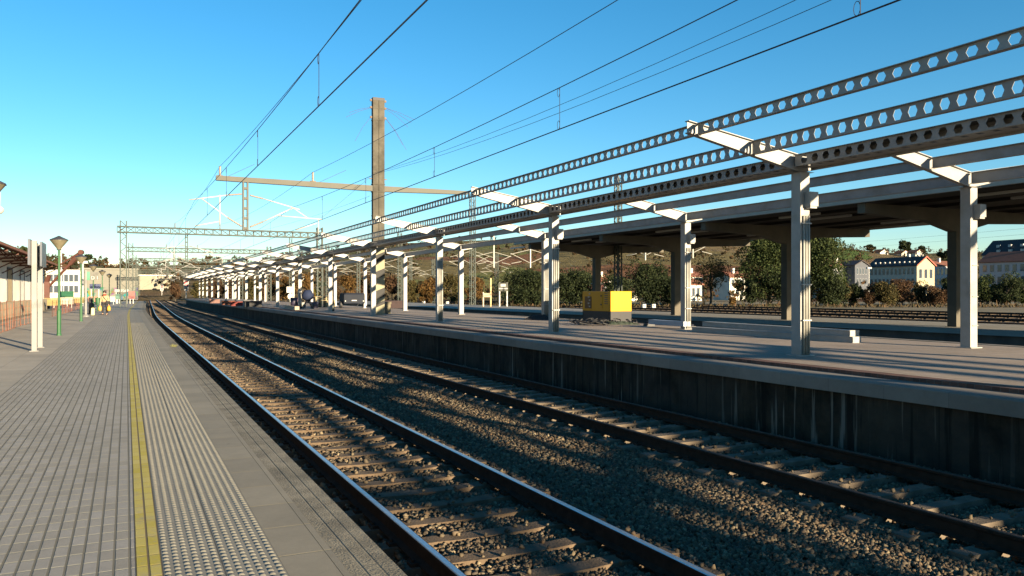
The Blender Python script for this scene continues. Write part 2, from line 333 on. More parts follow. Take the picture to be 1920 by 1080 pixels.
def m_hillside():
    m, t, b = mat_base('hill_fields', .95, 0, .1)
    tc = nd(t, 'ShaderNodeTexCoord')
    n0 = nd(t, 'ShaderNodeTexNoise'); n0.inputs['Scale'].default_value = .012; n0.inputs['Detail'].default_value = 4; t.links.new(tc.outputs['Object'], n0.inputs['Vector'])
    ad = nd(t, 'ShaderNodeVectorMath', operation='MULTIPLY_ADD'); ad.inputs[1].default_value = (60,60,0); t.links.new(n0.outputs['Color'], ad.inputs[0]); t.links.new(tc.outputs['Object'], ad.inputs[2])
    mp = nd(t, 'ShaderNodeMapping'); mp.inputs['Scale'].default_value = (.008,.013,.0); mp.inputs['Rotation'].default_value = (0,0,.5); t.links.new(ad.outputs[0], mp.inputs[0])
    v = nd(t, 'ShaderNodeTexVoronoi'); v.inputs['Scale'].default_value = 1.0; t.links.new(mp.outputs[0], v.inputs['Vector'])
    sp = nd(t, 'ShaderNodeSeparateXYZ'); t.links.new(v.outputs['Color'], sp.inputs[0])
    rp = nd(t, 'ShaderNodeValToRGB'); rp.color_ramp.interpolation = 'CONSTANT'; e = rp.color_ramp.elements
    cs = [(.165,.125,.066),(.125,.135,.050),(.18,.125,.068),(.15,.125,.058),(.085,.13,.034),(.165,.088,.05),(.145,.135,.063)]
    while len(e) < len(cs): e.new(.5)
    for i, c in enumerate(cs): e[i].position = i/len(cs); e[i].color = rgba(c)
    t.links.new(sp.outputs[0], rp.inputs['Fac'])
    n = nd(t, 'ShaderNodeTexNoise'); n.inputs['Scale'].default_value = .10; n.inputs['Detail'].default_value = 10; n.inputs['Roughness'].default_value = .8; t.links.new(tc.outputs['Object'], n.inputs['Vector'])
    r = nd(t, 'ShaderNodeValToRGB'); r.color_ramp.elements[0].position = .35; r.color_ramp.elements[0].color = (.45,.45,.45,1); r.color_ramp.elements[1].position = .7; r.color_ramp.elements[1].color = (1.25,1.2,1.1,1)
    t.links.new(n.outputs['Fac'], r.inputs['Fac'])
    mx = nd(t, 'ShaderNodeMixRGB', blend_type='MULTIPLY'); mx.inputs['Fac'].default_value = 1
    t.links.new(rp.outputs[0], mx.inputs['Color1']); t.links.new(r.outputs[0], mx.inputs['Color2']); t.links.new(mx.outputs[0], b.inputs['Base Color'])
    bp = nd(t, 'ShaderNodeBump'); bp.inputs['Strength'].default_value = .9; bp.inputs['Distance'].default_value = 4.0; t.links.new(n.outputs['Fac'], bp.inputs['Height']); t.links.new(bp.outputs['Normal'], b.inputs['Normal'])
    return m
m_hill = m_hillside()

# ------------------------------------------------------------------ ground, platforms
TS = list(np.arange(-30, 55, 5.0)) + list(np.arange(55, 175, 3.0))
TS_long = TS + list(np.arange(175, 640, 12.0))
def strip(name, s0, s1, z, mat, ts, fx=lambda t: 0.0, nx=1, kind='structure', parent=None):
    mb = MB(warp=fx); n = nx + 1
    for t in ts:
        for i in range(n): mb.v.append((s0 + (s1-s0)*i/nx, t, z))
    for j in range(len(ts)-1):
        for i in range(nx): mb.f.append((j*n+i, j*n+i+1, (j+1)*n+i+1, (j+1)*n+i)); mb.m.append(0)
    o = mb.build(name, mat, parent, uv=True)
    if kind and parent is None: tag(o, kind=kind)
    return o
g = MB(); g.add([(-5000,-600,-.95),(5000,-600,-.95),(5000,6000,-.95),(-5000,6000,-.95)], [(0,1,2,3)])
tag(g.build('ground', m_grass), kind='structure')
strip('ballast_bed', 1.3, 92, -.845, m_bed, list(np.arange(-30, 640, 10.0)), devA, nx=20)
strip('earth_yard', -80, -4.35, -.02, m_earth, list(np.arange(-40, 260, 10.0)), lambda t: 0.0, nx=10)
# near platform: body, paving, yellow line, tactile strip, coping
PA0, PA1 = -14.0, 160.0
tsA = [t for t in TS if t < PA1] + [PA1]
body = MB(); body.sweep([(-30,-.9),(1.40,-.9),(1.40,-.26),(1.43,-.24),(1.43,-.004),(-30,-.004)], tsA, devA)
nearp = tag(body.build('platform', m_nose, uv=True), kind='structure')
strip('asphalt_apron', -6.0, -1.75, .0, m_apron, tsA, devA, nx=4)
strip('platform_paving', -1.75, .048, .004, m_tile, tsA, devA, nx=2)
strip('yellow_line', .048, .187, .006, m_yel, tsA, devA)
tact = strip('tactile_paving', .187, .826, .004, m_tact, tsA, devA)
cop = MB(devA); n_ = None
strip('platform_coping', .826, 1.143, .004, m_cope, tsA, devA)
nos = MB()
nos.sweep([(1.143,-.02),(1.143,.003),(1.226,.003),(1.231,.000),(1.236,.000),(1.242,.004),(1.320,.004),(1.325,.0005),(1.331,.0005),(1.337,.004),(1.425,.004),(1.444,-.02),(1.446,-.19),(1.40,-.20)], tsA, devA)
tag(nos.build('platform_edge', m_nose, uv=True), kind='structure')
# raised lozenges on the tactile strip (real relief near the camera)
def tactile():
    prof = np.array([(-1,-1,0),(1,-1,0),(1,1,0),(-1,1,0),(-.55,-.6,1),(.55,-.6,1),(.55,.6,1),(-.55,.6,1)], float)
    fq = np.array([(0,1,5,4),(1,2,6,5),(2,3,7,6),(3,0,4,7),(4,5,6,7)])
    cx = [.187 + .0266 + .0533*i for i in range(12)]
    tt = np.arange(2.5, 46, .066)
    P = np.array([(x, t, .0042) for t in tt for x in cx])
    V = (P[:,None,:] + prof[None]*np.array([.0165,.021,.0065])).reshape(-1,3)
    F = (fq[None] + (np.arange(len(P))*8)[:,None,None]).reshape(-1,4)
    o = raw_mesh('tactile_bumps', V, F, 4, M('tactile_bump', (.195,.183,.147), .8, .15, 30)); tag(o, kind='structure')
tactile()

# opposite platform (under the new canopy)
PB1 = 170.0; tsB = [t for t in TS if t < PB1] + [PB1]; HB = .35
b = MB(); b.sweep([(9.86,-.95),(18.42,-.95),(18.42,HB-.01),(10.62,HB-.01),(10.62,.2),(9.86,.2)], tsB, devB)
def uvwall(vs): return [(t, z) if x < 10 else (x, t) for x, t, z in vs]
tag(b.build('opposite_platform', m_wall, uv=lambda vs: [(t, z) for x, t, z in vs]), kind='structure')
b = MB(); b.sweep([(9.76,.075),(10.40,.075),(10.40,.288),(9.785,.29),(9.76,.27)], tsB, devB)
tag(b.build('opposite_platform_coping', m_copeB, uv=True), kind='structure')
b = MB(); b.sweep([(10.401,.2),(10.64,.2),(10.64,HB-.002),(10.405,HB-.004)], tsB, devB)
tag(b.build('brick_kerb', m_brick, uv=lambda vs: [(x + z, t) for x, t, z in vs]), kind='structure')
strip('opposite_platform_paving', 10.64, 18.3, HB, m_pavB, tsB, devB, nx=4)
b = MB(); b.sweep([(18.3,HB-.2),(18.6,HB-.2),(18.6,HB+.012),(18.3,HB+.012)], tsB, devB)
tag(b.build('opposite_platform_back_coping', m_copeB, uv=True), kind='structure')
# far platform (under the concrete canopy)
tsC = list(np.arange(-30, 150, 6.0))
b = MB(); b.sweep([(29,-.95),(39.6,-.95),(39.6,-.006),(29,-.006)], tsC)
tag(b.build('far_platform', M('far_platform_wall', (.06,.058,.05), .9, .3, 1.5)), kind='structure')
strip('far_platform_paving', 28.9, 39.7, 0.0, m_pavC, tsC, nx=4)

# ------------------------------------------------------------------ tracks
RAILP = [(-.07,0),(.07,0),(.07,.012),(.014,.035),(.010,.125),(.036,.138),(.036,.165),(-.036,.165),(-.036,.138),(-.010,.125),(-.014,.035),(-.07,.012)]
def rail(sc, ts, fx, parent, zr, head=None):
    mb = MB(); z0 = zr - .172
    mb.sweep([(sc+x, z0+z) for x, z in RAILP], ts, fx)
    r = mb.build('rail', m_rust, parent)
    h = MB(); h.sweep([(sc-.029, zr-.0068), (sc+.029, zr-.0068), (sc+.024, zr), (sc-.024, zr)], ts, fx)
    h.build('rail_head', head or m_head, r)
def sleeper_mesh():
    mb = MB(); L = 1.3
    xs = [-L, -L+.02, -.55, -.35, .35, .55, L-.02, L]; top = [.0, .0, .0, -.008, -.008, .0, .0, .0]
    vs = []; fs = []
    for x, z in zip(xs, top): vs += [(x,-.135,-.2),(x,.135,-.2),(x,.098,z),(x,-.098,z)]
    for i in range(len(xs)-1):
        for k in range(4): fs.append((i*4+k, i*4+(k+1)%4, (i+1)*4+(k+1)%4, (i+1)*4+k))
    fs += [(0,1,2,3)[::-1], (28,29,30,31)]
    mb.add(vs, fs); return mb
SLEEPERS = []
def track(sc, zr, t0, t1, fx, label, near=True, ts=None, sl_step=.61):
    root = thing('railway_track', (sc, max(t0, 0), zr), label, 'railway track', 'railway tracks of the station')
    ts = ts or [t for t in TS_long if t0 <= t <= t1]
    for d in (-.865, .865): rail(sc + d, ts, fx, root, zr, m_head if sc < 5 else m_dullhead)
    sm = sleeper_mesh(); zt = zr - .172
    tt = np.arange(t0 + .25, min(t1, 260), sl_step)
    vis = [t for t in tt if t > 2.0]; ind = vis[:100] if near else []; rest = [t for t in tt if t not in set(ind)]
    if ind:
        sc_ = sleeper_mesh(); sc_.mi = 1
        for d in (-.865, .865):
            for e in (-.108, .108): sc_.box(d+e-.035, d+e+.035, -.055, .055, -.001, .03); sc_.tube([(d+e, 0, .03), (d+e, 0, .055)], .016, 6)
        proto = sc_.build('sleeper', [m_sleeper_rusty if sc < 5 else m_sleeper, m_rust], root, local=True)
        for i, t in enumerate(ind):
            o = proto if i == 0 else proto.copy()
            if i: COL.objects.link(o)
            o.parent = root; o.location = Vector((sc + fx(t), t, zt)) - root.location; o.rotation_euler = (0, 0, random.uniform(-.006, .006))
    V0 = np.array(sm.v); nf = [f for f in sm.f if len(f) == 4]
    V = np.concatenate([V0 + np.array([sc + fx(t), t, zt]) for t in rest]) - np.array(root.location)
    F = np.concatenate([np.array(nf) + i*len(V0) for i in range(len(rest))])
    o = raw_mesh('sleeper', V, F, 4, m_sleeper_rusty if sc != 8.025 else m_sleeper, root); o['kind'] = 'stuff'
    SLEEPERS.append((sc, fx, tt)); return root
track(3.185, -.57, -12, 640, devA, 'single track with shiny rails right beside the near grey platform')
track(8.025, -.57, -12, 640, devB, 'rusty railed track running along the stained wall of the opposite platform')
far_ts = list(np.arange(-10, 460, 30.0))
track(20.6, -.6, -10, 450, lambda t: 0.0, 'track directly behind the platform with the unfinished steel canopy', near=False, ts=far_ts)
track(26.6, -.6, -10, 450, lambda t: 0.0, 'track along the front edge of the platform with the concrete canopy', near=False, ts=far_ts)
for i, (sc, lab) in enumerate([(42.5, 'yard track directly behind the concrete canopy platform'), (49, 'second yard track behind the concrete canopy, beyond the nearest one'), (57, 'yard track crossing in the middle of the rail yard'), (66, 'yard track on pale ballast short of the last two tracks'), (76, 'yard track on pale ballast, last but one before the bushes'), (86, 'dark outermost yard track below the bushes')]):
    track(sc, -.62, -10, 450, lambda t: 0.0, lab, near=False, ts=far_ts, sl_step=1.2)

def stones():
    f = 1500.0; out = []
    def region(s0, s1, t0, t1, dens, size):
        n = int((s1-s0)*(t1-t0)*dens); s = rng.uniform(s0, s1, n); t = rng.uniform(t0, t1, n)
        Y = s*ST + t*CT; X = s*CT - t*ST
        px = 960 + f*X/np.maximum(Y, .1); py = 548 + f*2.4/np.maximum(Y, .1)
        k = (Y > 1) & (px > -80) & (px < 2000) & (py < 1200)
        s, t = s[k], t[k]
        z = -.812 + rng.uniform(.0, .03, len(s)) + .014*np.sin(s*1.7+t*.9)*np.sin(t*.61)
        z += .003*(np.abs(s - 3.185) < .80); z -= .022*(np.abs(s - 8.025) < .80) + .05*(s < 2.2) + .02*(s > 9.1)
        z += .012*np.exp(-((s-5.6)/.6)**2)
        ok = np.ones(len(s), bool)
        for sc, fx, tt in SLEEPERS[:2]:
            d = np.abs(((t - tt[0]) + .305) % .61 - .305)
            on = (np.abs(s - sc) < 1.33) & (d < .118)
            ok &= ~on | (rng.uniform(size=len(s)) < .03)
            z[on & ok] = -.735
            ok &= ~(np.abs(np.abs(s - sc) - .865) < .09)
        s, t, z = s[ok], t[ok], z[ok]
        out.append((s, t, z, rng.uniform(.65, 1.35, len(s))*size))
    region(1.46, 9.84, .2, 9, 1300, .0235)
    region(1.46, 9.84, 9, 16, 800, .0265)
    region(1.46, 9.84, 16, 30, 300, .034)
    region(1.46, 9.84, 30, 50, 70, .05)
    s = np.concatenate([o[0] for o in out]); t = np.concatenate([o[1] for o in out]); z = np.concatenate([o[2] for o in out]); r = np.concatenate([o[3] for o in out])
    N = len(s)
    cube = np.array([(-1,-1,-1),(1,-1,-1),(1,1,-1),(-1,1,-1),(-1,-1,1),(1,-1,1),(1,1,1),(-1,1,1)], float)
    fq = np.array([(0,3,2,1),(4,5,6,7),(0,1,5,4),(1,2,6,5),(2,3,7,6),(3,0,4,7)])
    V = cube[None]*rng.uniform(.35, 1.05, (N,8,3))
    V *= rng.uniform(.65, 1.15, (N,1,3))
    q = rng.normal(size=(N,4)); q /= np.linalg.norm(q, axis=1, keepdims=True); w,x,y,zz = q.T
    Rm = np.stack([1-2*(y*y+zz*zz),2*(x*y-zz*w),2*(x*zz+y*w),2*(x*y+zz*w),1-2*(x*x+zz*zz),2*(y*zz-x*w),2*(x*zz-y*w),2*(y*zz+x*w),1-2*(x*x+y*y)], -1).reshape(N,3,3)
    V = np.einsum('nij,nkj->nki', Rm, V)*r[:,None,None]
    V += np.stack([s,t,z], -1)[:,None,:]
    o = raw_mesh('ballast_stones', V.reshape(-1,3), (fq[None]+(np.arange(N)*8)[:,None,None]).reshape(-1,4), 4, m_stone)
    tag(o, 'loose crushed grey and brown ballast stones around the two near tracks', 'ballast', kind='stuff')
    print('stones', N)
stones()

# ------------------------------------------------------------------ new steel canopy on the opposite platform
def canopy():
    root = thing('platform_canopy', (14.55, 11.77, HB), 'unfinished cream steel canopy frame without roof on two rows of columns', 'canopy')
    PIT = .265
    top = [(9.22,4.72),(12.0,4.29),(14.55,4.76),(17.1,4.29),(19.88,4.72)]
    bot = [(9.22,4.52),(12.0,3.97),(14.55,4.52),(17.1,3.97),(19.88,4.52)]
    def zi(P, x):
        for (a, za), (c, zc) in zip(P, P[1:]):
            if a <= x <= c: return za + (zc-za)*(x-a)/(c-a)
    def rafter(t):
        mb = MB(devB)
        mb.poly(top + bot[::-1], t-.006, t+.006)
        for P, dz in ((top, 0), (bot, -.014)):
            for (a, za), (c, zc) in zip(P, P[1:]):
                mb.add([(a,t-.06,za+dz),(c,t-.06,zc+dz),(c,t+.06,zc+dz),(a,t+.06,za+dz),(a,t-.06,za+dz+.014),(c,t-.06,zc+dz+.014),(c,t+.06,zc+dz+.014),(a,t+.06,za+dz+.014)],
                       [(0,3,2,1),(4,5,6,7),(0,1,5,4),(1,2,6,5),(2,3,7,6),(3,0,4,7)])
        for x in (9.5, 10.78): 
            mb.box(x-.004, x+.004, t-.055, t-.0065, zi(bot,x), zi(top,x)-.002); mb.box(x-.004, x+.004, t+.0065, t+.055, zi(bot,x), zi(top,x)-.002)
        return mb
    def web(mb, x, t0, t1, z0, z1, holes, th=.007):
        if not holes: mb.box(x-th/2, x+th/2, t0, t1, z0, z1); return
        n = int((t1-t0-.12)/PIT); off = (t1-t0-n*PIT)/2
        mb.box(x-th/2, x+th/2, t0, t0+off, z0, z1); mb.box(x-th/2, x+th/2, t1-off, t1, z0, z1)
        h = (z1-z0); zc = (z0+z1)/2; hh = h*.35; a = .045; w = .082
        hx = [(-w,0),(-a,-hh),(a,-hh),(w,0),(a,hh),(-a,hh)]
        for i in range(n):
            c = t0+off+PIT*(i+.5); o = [(-PIT/2,-h/2),(PIT/2,-h/2),(PIT/2,h/2),(-PIT/2,h/2),(-PIT/2,0),(PIT/2,0)]
            P = hx + o; vs = [(x-th/2,c+p,zc+q) for p,q in P] + [(x+th/2,c+p,zc+q) for p,q in P]
            fr = [(6,7,2,1),(7,11,3,2),(11,8,4,3),(8,9,5,4),(9,10,0,5),(10,6,1,0)]
            fs = fr + [tuple(j+12 for j in f[::-1]) for f in fr] + [(j,(j+1)%6,(j+1)%6+12,j+12) for j in range(6)]
            mb.add(vs, fs)
    def purlin(x, t0, t1, z0, z1, holes, fw=.11):
        mb = MB(devB)
        web(mb, x, t0, t1, z0+.01, z1-.01, holes)
        mb.box(x-fw/2, x+fw/2, t0, t1, z1-.01, z1); mb.box(x-fw/2, x+fw/2, t0, t1, z0, z0+.01)
        return mb
    def valley(t0, t1, holes, xa=11.80, xb=12.22, z0=4.06, z1=4.285):
        mb = MB(devB)
        web(mb, xa, t0, t1, z0+.012, z1-.01, holes); mb.box(xa-.06, xa+.09, t0, t1, z1-.01, z1)
        mb.box(xb-.006, xb+.006, t0, t1, z0-.03, z1-.01); mb.box(xb-.05, xb+.05, t0, t1, z1-.009, z1+.001)
        mb.box(xb-.006, xb+.07, t0, t1, z0-.042, z0-.03)
        mb.box(xa+.0905, xb-.0505, t0, t1, z1-.008, z1-.002)  # lid plate added to block sun so the web holes look dark
        if not holes: mb.box(xa-.02, xb-.007, t0, t1, z0, z0+.012); return mb
        x0, x1 = xa-.02, xb-.008; hx0, hx1 = xa+.06, xa+.19
        mb.box(x0, hx0, t0, t1, z0, z0+.012); mb.box(hx1, x1, t0, t1, z0, z0+.012)
        n = int((t1-t0-.12)/PIT); off = (t1-t0-n*PIT)/2
        for i in range(n+1):
            a = t0 if i == 0 else t0+off+PIT*i-.075; c = t1 if i == n else t0+off+PIT*i+.075
            mb.box(hx0+.0005, hx1-.0005, a, c, z0+.001, z0+.011)
        return mb
    def column(t, x, pipes, box):
        mb = MB(devB); w = .12
        mb.box(x-w, x+w, t-w, t+w, HB+.02, 3.965)
        mb.box(x-.19, x+.19, t-.19, t+.19, HB, HB+.02)
        mb.box(x-.2, x+.2, t-.17, t+.17, 3.955, 3.957+.0)
        c = mb.build('column', m_steel, root)
        if pipes:
            for k in range(3):
                p = MB(devB); xx = x-.055+.065*k; p.tube([(xx,t-w-.026,HB+.003),(xx,t-w-.026,3.1)], .024, 10); p.build('conduit', m_galv, c, smooth=True)
            p = MB(devB)
            for z in (1.05, 1.75, 2.95): p.box(x-.10, x+.125, t-w-.056, t-w-.001, z-.012, z+.012)
            p.build('pipe_clamp', m_white, c)
        if box:
            p = MB(devB); p.box(x-.02, x+.19, t-w-.16, t-w-.001, 3.28, 3.56); p.box(x+.0, x+.17, t-w-.14, t-w-.02, 3.24, 3.279); p.build('loudspeaker_box', m_steel, c)
        if x > 15 and t < 13:
            p = MB(devB)
            for z in (.85, 1.5, 2.2): p.tube([(x-.05, t-w-.006, z), (x+.135, t-w-.006, z+.004)], .012, 6)
            p.build('clamp_rod', m_galv, c)
    ts = [11.77 + 10.13*k for k in range(-4, 16)]
    for k, t in enumerate(ts):
        rafter(t).build('rafter', m_steel, root)
        for x in (12.0, 17.1): column(t, x, 8 < t < 35 and not (x > 15 and t < 13), 8 < t < 26)
        if k + 1 < len(ts):
            a, c = t + .062, ts[k+1] - .062; near = 0 < c < 75
            for x in (9.42, 10.75): purlin(x, a, c, zi(bot,x)+.0, zi(top,x)-.004, near).build('purlin', m_steel, root)
            valley(a, c, near).build('valley_beam', m_steel, root)
            for x in (13.3, 14.55, 15.8, 17.1, 18.4, 19.7):
                purlin(x, a, c, zi(top,x)-.235 - (.02 if x == 17.1 else 0), zi(top,x)-.004, False, .13).build('purlin', m_steel, root)
    return root
canopy()

# ------------------------------------------------------------------ concrete canopy on the far platform
def concrete_canopy():
    root = thing('concrete_canopy', (34.8, 24.6, 0), 'old concrete platform canopy with dark flat roof on haunched pillars', 'canopy')
    t0, t1 = -24.0, 58.5
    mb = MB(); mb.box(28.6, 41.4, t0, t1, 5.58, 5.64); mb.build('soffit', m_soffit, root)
    mb = MB(); mb.box(28.45, 41.55, t0-.1, t1+.1, 5.64, 5.72); mb.box(28.40, 28.6, t0-.1, t1+.1, 5.46, 5.639); mb.box(41.4, 41.6, t0-.1, t1+.1, 5.46, 5.639)
    mb.build('roof', M('roof_edge_concrete', (.30,.285,.25), .85, .12, 1.0), root)
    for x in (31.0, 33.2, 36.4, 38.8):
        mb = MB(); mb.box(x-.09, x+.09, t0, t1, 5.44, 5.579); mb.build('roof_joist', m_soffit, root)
    for k in range(-4, 4):
        t = 24.6 + 10.53*k
        mb = MB()
        mb.poly([(28.62,5.44),(28.62,5.02),(32.6,4.86),(34.45,4.42),(35.15,4.42),(37.0,4.86),(41.38,5.02),(41.38,5.44)], t-.2, t+.2); mb.build('cross_beam', m_concC, root)
        mb = MB(); mb.box(34.53, 35.07, t-.23, t+.23, 0, 4.419); mb.box(34.46,35.14,t-.3,t+.3,0,.012); mb.build('pillar', m_concC, root)
        for x in (30.0, 32.1, 37.4, 39.6):
            mb = MB(); mb.box(x-.08, x+.08, t+3.6, t+6.2, 5.34, 5.439); mb.build('light_fitting', m_white, root)
    return root
concrete_canopy()

# ------------------------------------------------------------------ catenary: concrete mast, gantries, wires
def insulator(mb, p0, p1, r=.055, n=9):
    p0 = Vector(p0); p1 = Vector(p1)
    pts = []; rs = []
    for i in range(n*2+1): pts.append(p0 + (p1-p0)*i/(n*2)); rs.append(r if i % 2 else r*.5)
    mb.tube(pts, rs, 8)
def cantilevers(parent, sm, t, zs=0.0, dx=0.0):
    """two tube brackets either side of a drop post at s = sm; heights as on the concrete mast"""
    tc = t - .18
    def P(x, z): return (sm + x, tc, z + zs)
    # left bracket (near track)
    w = MB(); w.tube([P(-.85,6.62), P(-2.75,6.27)], .03, 8); w.tube([P(-.9,5.45), P(-2.15,6.36)], .03, 8)
    w.tube([P(-1.28,6.60), P(-1.28,5.06)], .035, 8); w.tube([P(-1.28,5.24), P(-2.48,4.96)], .03, 8)
    a = w.build('cantilever', m_white, parent, smooth=True)
    i = MB(); insulator(i, P(-.2,6.70), P(-.85,6.62)); insulator(i, P(-.2,5.02), P(-.9,5.45)); i.build('insulator', m_ins, a, smooth=True)
    # right bracket
    w = MB(); w.tube([P(.85,6.52), P(2.75,6.03)], .03, 8); w.tube([P(.85,5.30), P(2.45,6.12)], .03, 8)
    w.tube([P(2.4,6.10), P(3.15,5.62)], .025, 8); w.tube([P(1.5,5.66), P(3.95,5.55)], .028, 8); w.tube([P(3.75,5.55), P(3.75,4.75)], .03, 8)
    w.tube([P(3.66,5.33), P(2.55,4.93)], .03, 8)
    a = w.build('cantilever', m_white, parent, smooth=True)
    i = MB(); insulator(i, P(.2,6.66), P(.85,6.52)); insulator(i, P(.2,5.0), P(.85,5.30)); i.build('insulator', m_ins, a, smooth=True)
def drop_post(parent, s, t, z0, z1, mat, w=.30):
    mb = MB()
    for d in (-w/2+.04, w/2-.04): mb.box(s+d-.04, s+d+.04, t-.1, t+.1, z0, z1)
    z = z0 + .05
    while z < z1 - .1:
        mb.box(s-w/2+.081, s+w/2-.081, t-.09, t+.09, z, z+.12); z += .52
    mb.box(s-w/2+.081, s+w/2-.081, t-.095, t+.095, z0+.02, z0+.3) if False else None
    return mb.build('drop_post', mat, parent)
def mast():
    t = 43.7; s = 12.72
    root = thing('catenary_mast', (s, t, HB), 'tall square concrete catenary mast with long cross arms through the canopy frame', 'catenary mast')
    zt = at_t(708, 184, t)[2]
    mb = MB()
    for d in (-1, 1): mb.box(s + (.012 if d > 0 else -.33), s + (.33 if d > 0 else -.012), t-.16, t+.16, HB, zt)
    mb.box(s-.0121, s+.0121, t-.10, t+.10, HB, zt-.02)
    mb.build('shaft', m_conc, root)
    mb = MB(); mb.box(s-.334, s+.334, t-.164, t-.161, HB+.002, 4.25); ft = mb.build('pale_foot', M('pale_cream', (.20,.185,.125), .8, .15, 3), root)  # thin pale cream plate over the lower shaft face
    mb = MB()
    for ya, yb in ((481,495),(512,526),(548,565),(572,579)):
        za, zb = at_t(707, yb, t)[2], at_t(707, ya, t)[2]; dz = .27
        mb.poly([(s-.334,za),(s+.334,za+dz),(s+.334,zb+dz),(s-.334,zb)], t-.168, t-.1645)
    mb.build('diagonal_bands', M('black_band', (.012,.012,.012), .7, .2, 6), ft)  # unevenly spaced black diagonal plates over the pale foot
    mb = MB(); mb.box(s-.345, s+.345, t-.175, t+.175, zt-1.28, zt-1.22); mb.box(s-.345, s+.345, t-.175, t+.175, zt-.62, zt-.59)
    mb.box(s-.36, s+.36, t-.19, t+.19, 7.2, 7.24); mb.box(s-.36, s+.36, t-.19, t+.19, 7.62, 7.66); mb.box(s-.34,s+.34,t-.17,t+.17,5.85,5.93)
    mb.build('band', m_conc, root)
    mb = MB(); mb.box(s-.338, s+.338, t-.168, t+.168, zt-.16, zt-.02); mb.build('cap_collar', m_black, root)
    mb = MB(); mb.poly([(4.15,7.36),(12.39,7.25),(12.39,7.56),(4.15,7.60)], t-.12, t+.12); mb.build('cross_arm', m_arm, root)
    mb = MB(); mb.poly([(13.06,7.25),(18.1,7.36),(18.1,7.56),(13.06,7.56)], t-.12, t+.12); mb.build('cross_arm', m_arm, root)
    for x in (4.35, 9.1):
        mb = MB(); insulator(mb, (x,t,7.6), (x,t,8.1), .075, 8); mb.tube([(x-.15,t,7.605),(x+.15,t,7.605)], .035, 6); mb.build('insulator', m_ins, root, smooth=True)
        mb = MB(); mb.tube([(x+.35,t,7.58),(x+1.6,t-.8,8.2)], .008, 5); mb.build('bird_spike', m_redrust, root)
    mb = MB()
    for sgn in (-1, 1):
        for z in (zt-.15, zt-.55, zt-1.1): mb.tube([(s+sgn*.33,t,z),(s+sgn*.46,t,z)], .07, 6)
        mb.tube([(s+sgn*.33,t,7.95),(s+sgn*.5,t,7.95)], .03, 6)
    mb.build('bracket', m_ins, root)
    mb = MB()
    for sgn, z, dx, dz in ((-1,zt-.55,1.3,-.5),(-1,zt-.58,1.5,-.75),(-1,zt-1.1,1.0,-1.5),(1,zt-.5,1.4,-.8),(1,zt-.55,1.2,-1.0),(1,zt-1.1,.9,-1.5),(1,zt-1.05,1.1,-1.8),(1,zt-.5,1.6,-.6)):
        mb.tube([(s+sgn*.42,t,z),(s+sgn*(.42+dx*.5),t-.2,z+dz*.42),(s+sgn*(.42+dx),t-.4,z+dz)], .007, 5)
    mb.build('bird_spike', m_redrust, root)
    drop_post(root, 5.6, t, 4.83, 7.35, m_arm)
    cantilevers(root, 5.6, t)
    return root
mast()
def lattice_post(mb, s, t, z0, z1, w, d=None, step=None, r=.058):
    d = d or w; step = step or w*.9
    for a in (-1, 1):
        for c in (-1, 1): mb.box(s+a*w/2-r, s+a*w/2+r, t+c*d/2-r, t+c*d/2+r, z0, z1)
    n = max(2, int((z1-z0)/step)); h = (z1-z0)/n
    for i in range(n):
        za, zb = z0+i*h, z0+(i+1)*h; f = 1 if i % 2 else -1
        for c in (-1, 1):
            mb.beam((s-f*w/2, t+c*d/2, za), (s+f*w/2, t+c*d/2, zb), .03, .05)
            mb.beam((s+c*w/2, t-f*d/2, za), (s+c*w/2, t+f*d/2, zb), .05, .03)
def lattice_beam(mb, s0, s1, t, z0, z1, d=.5, step=.85, r=.065):
    for a in (z0+r, z1-r):
        for c in (-1, 1): mb.box(s0, s1, t+c*d/2-r, t+c*d/2+r, a-r, a+r)
    n = max(2, int((s1-s0)/step)); h = (s1-s0)/n
    for i in range(n+1):
        x = s0+i*h
        for c in (-1, 1): mb.box(x-.04, x+.04, t+c*d/2-.03, t+c*d/2+.03, z0+2*r, z1-2*r)
        if i < n:
            for c in (-1, 1):
                mb.beam((x, t+c*d/2, z0+r), (x+h, t+c*d/2, z1-r), .025, .04); mb.beam((x, t+c*d/2, z1-r), (x+h, t+c*d/2, z0+r), .025, .04)
GANTRY_T = [96.3, 140, 184, 228, 272, 316, 360, 404]
GL = ['nearest green lattice gantry straddling the tracks at the end of the platform', 'second green lattice gantry across the tracks, just behind the nearest one', 'third lattice gantry across the tracks, far down the line', 'fourth lattice gantry across the tracks, small in the distance', 'fifth lattice gantry in the distance, before the farthest one', 'sixth lattice gantry far down the line', 'seventh lattice gantry, last but one where the tracks vanish', 'farthest lattice gantry where the tracks vanish']
for i, t in enumerate(GANTRY_T):
    root = thing('catenary_gantry', (-.75 + devA(t), t, 0), GL[i], 'catenary gantry', 'lattice gantries over the tracks')
    dv = devA(t)
    mb = MB(); lattice_post(mb, -.75+dv, t, -.2, 9.35, .6, .5); mb.build('post', m_greenst, root)
    mb = MB(); lattice_post(mb, 20.4+dv, t, -.8, 9.35, .6, .5); mb.build('post', m_greenst, root)
    mb = MB(); lattice_beam(mb, -1.35+dv, 20.7+dv, t-.35, 8.0, 8.76, .5); mb.build('beam', m_greenst, root)
    drop_post(root, 5.6+dv, t, 5.0, 7.99, m_greenst)
    cantilevers(root, 5.6+dv, t, .1)
    for x in (4.4, 9.1):
        mb = MB(); insulator(mb, (x+dv,t-.35,8.77), (x+dv,t-.35,9.3), .07, 5); mb.build('insulator', m_ins, root)
def sag(p, q, d, n=14):
    p = Vector(p); q = Vector(q)
    return [p.lerp(q, i/n) - Vector((0,0,4*d*(i/n)*(1-i/n))) for i in range(n+1)]
SUP = [(-8, 0)] + [(43.7, 0)] + [(t, devA(t)) for t in GANTRY_T]
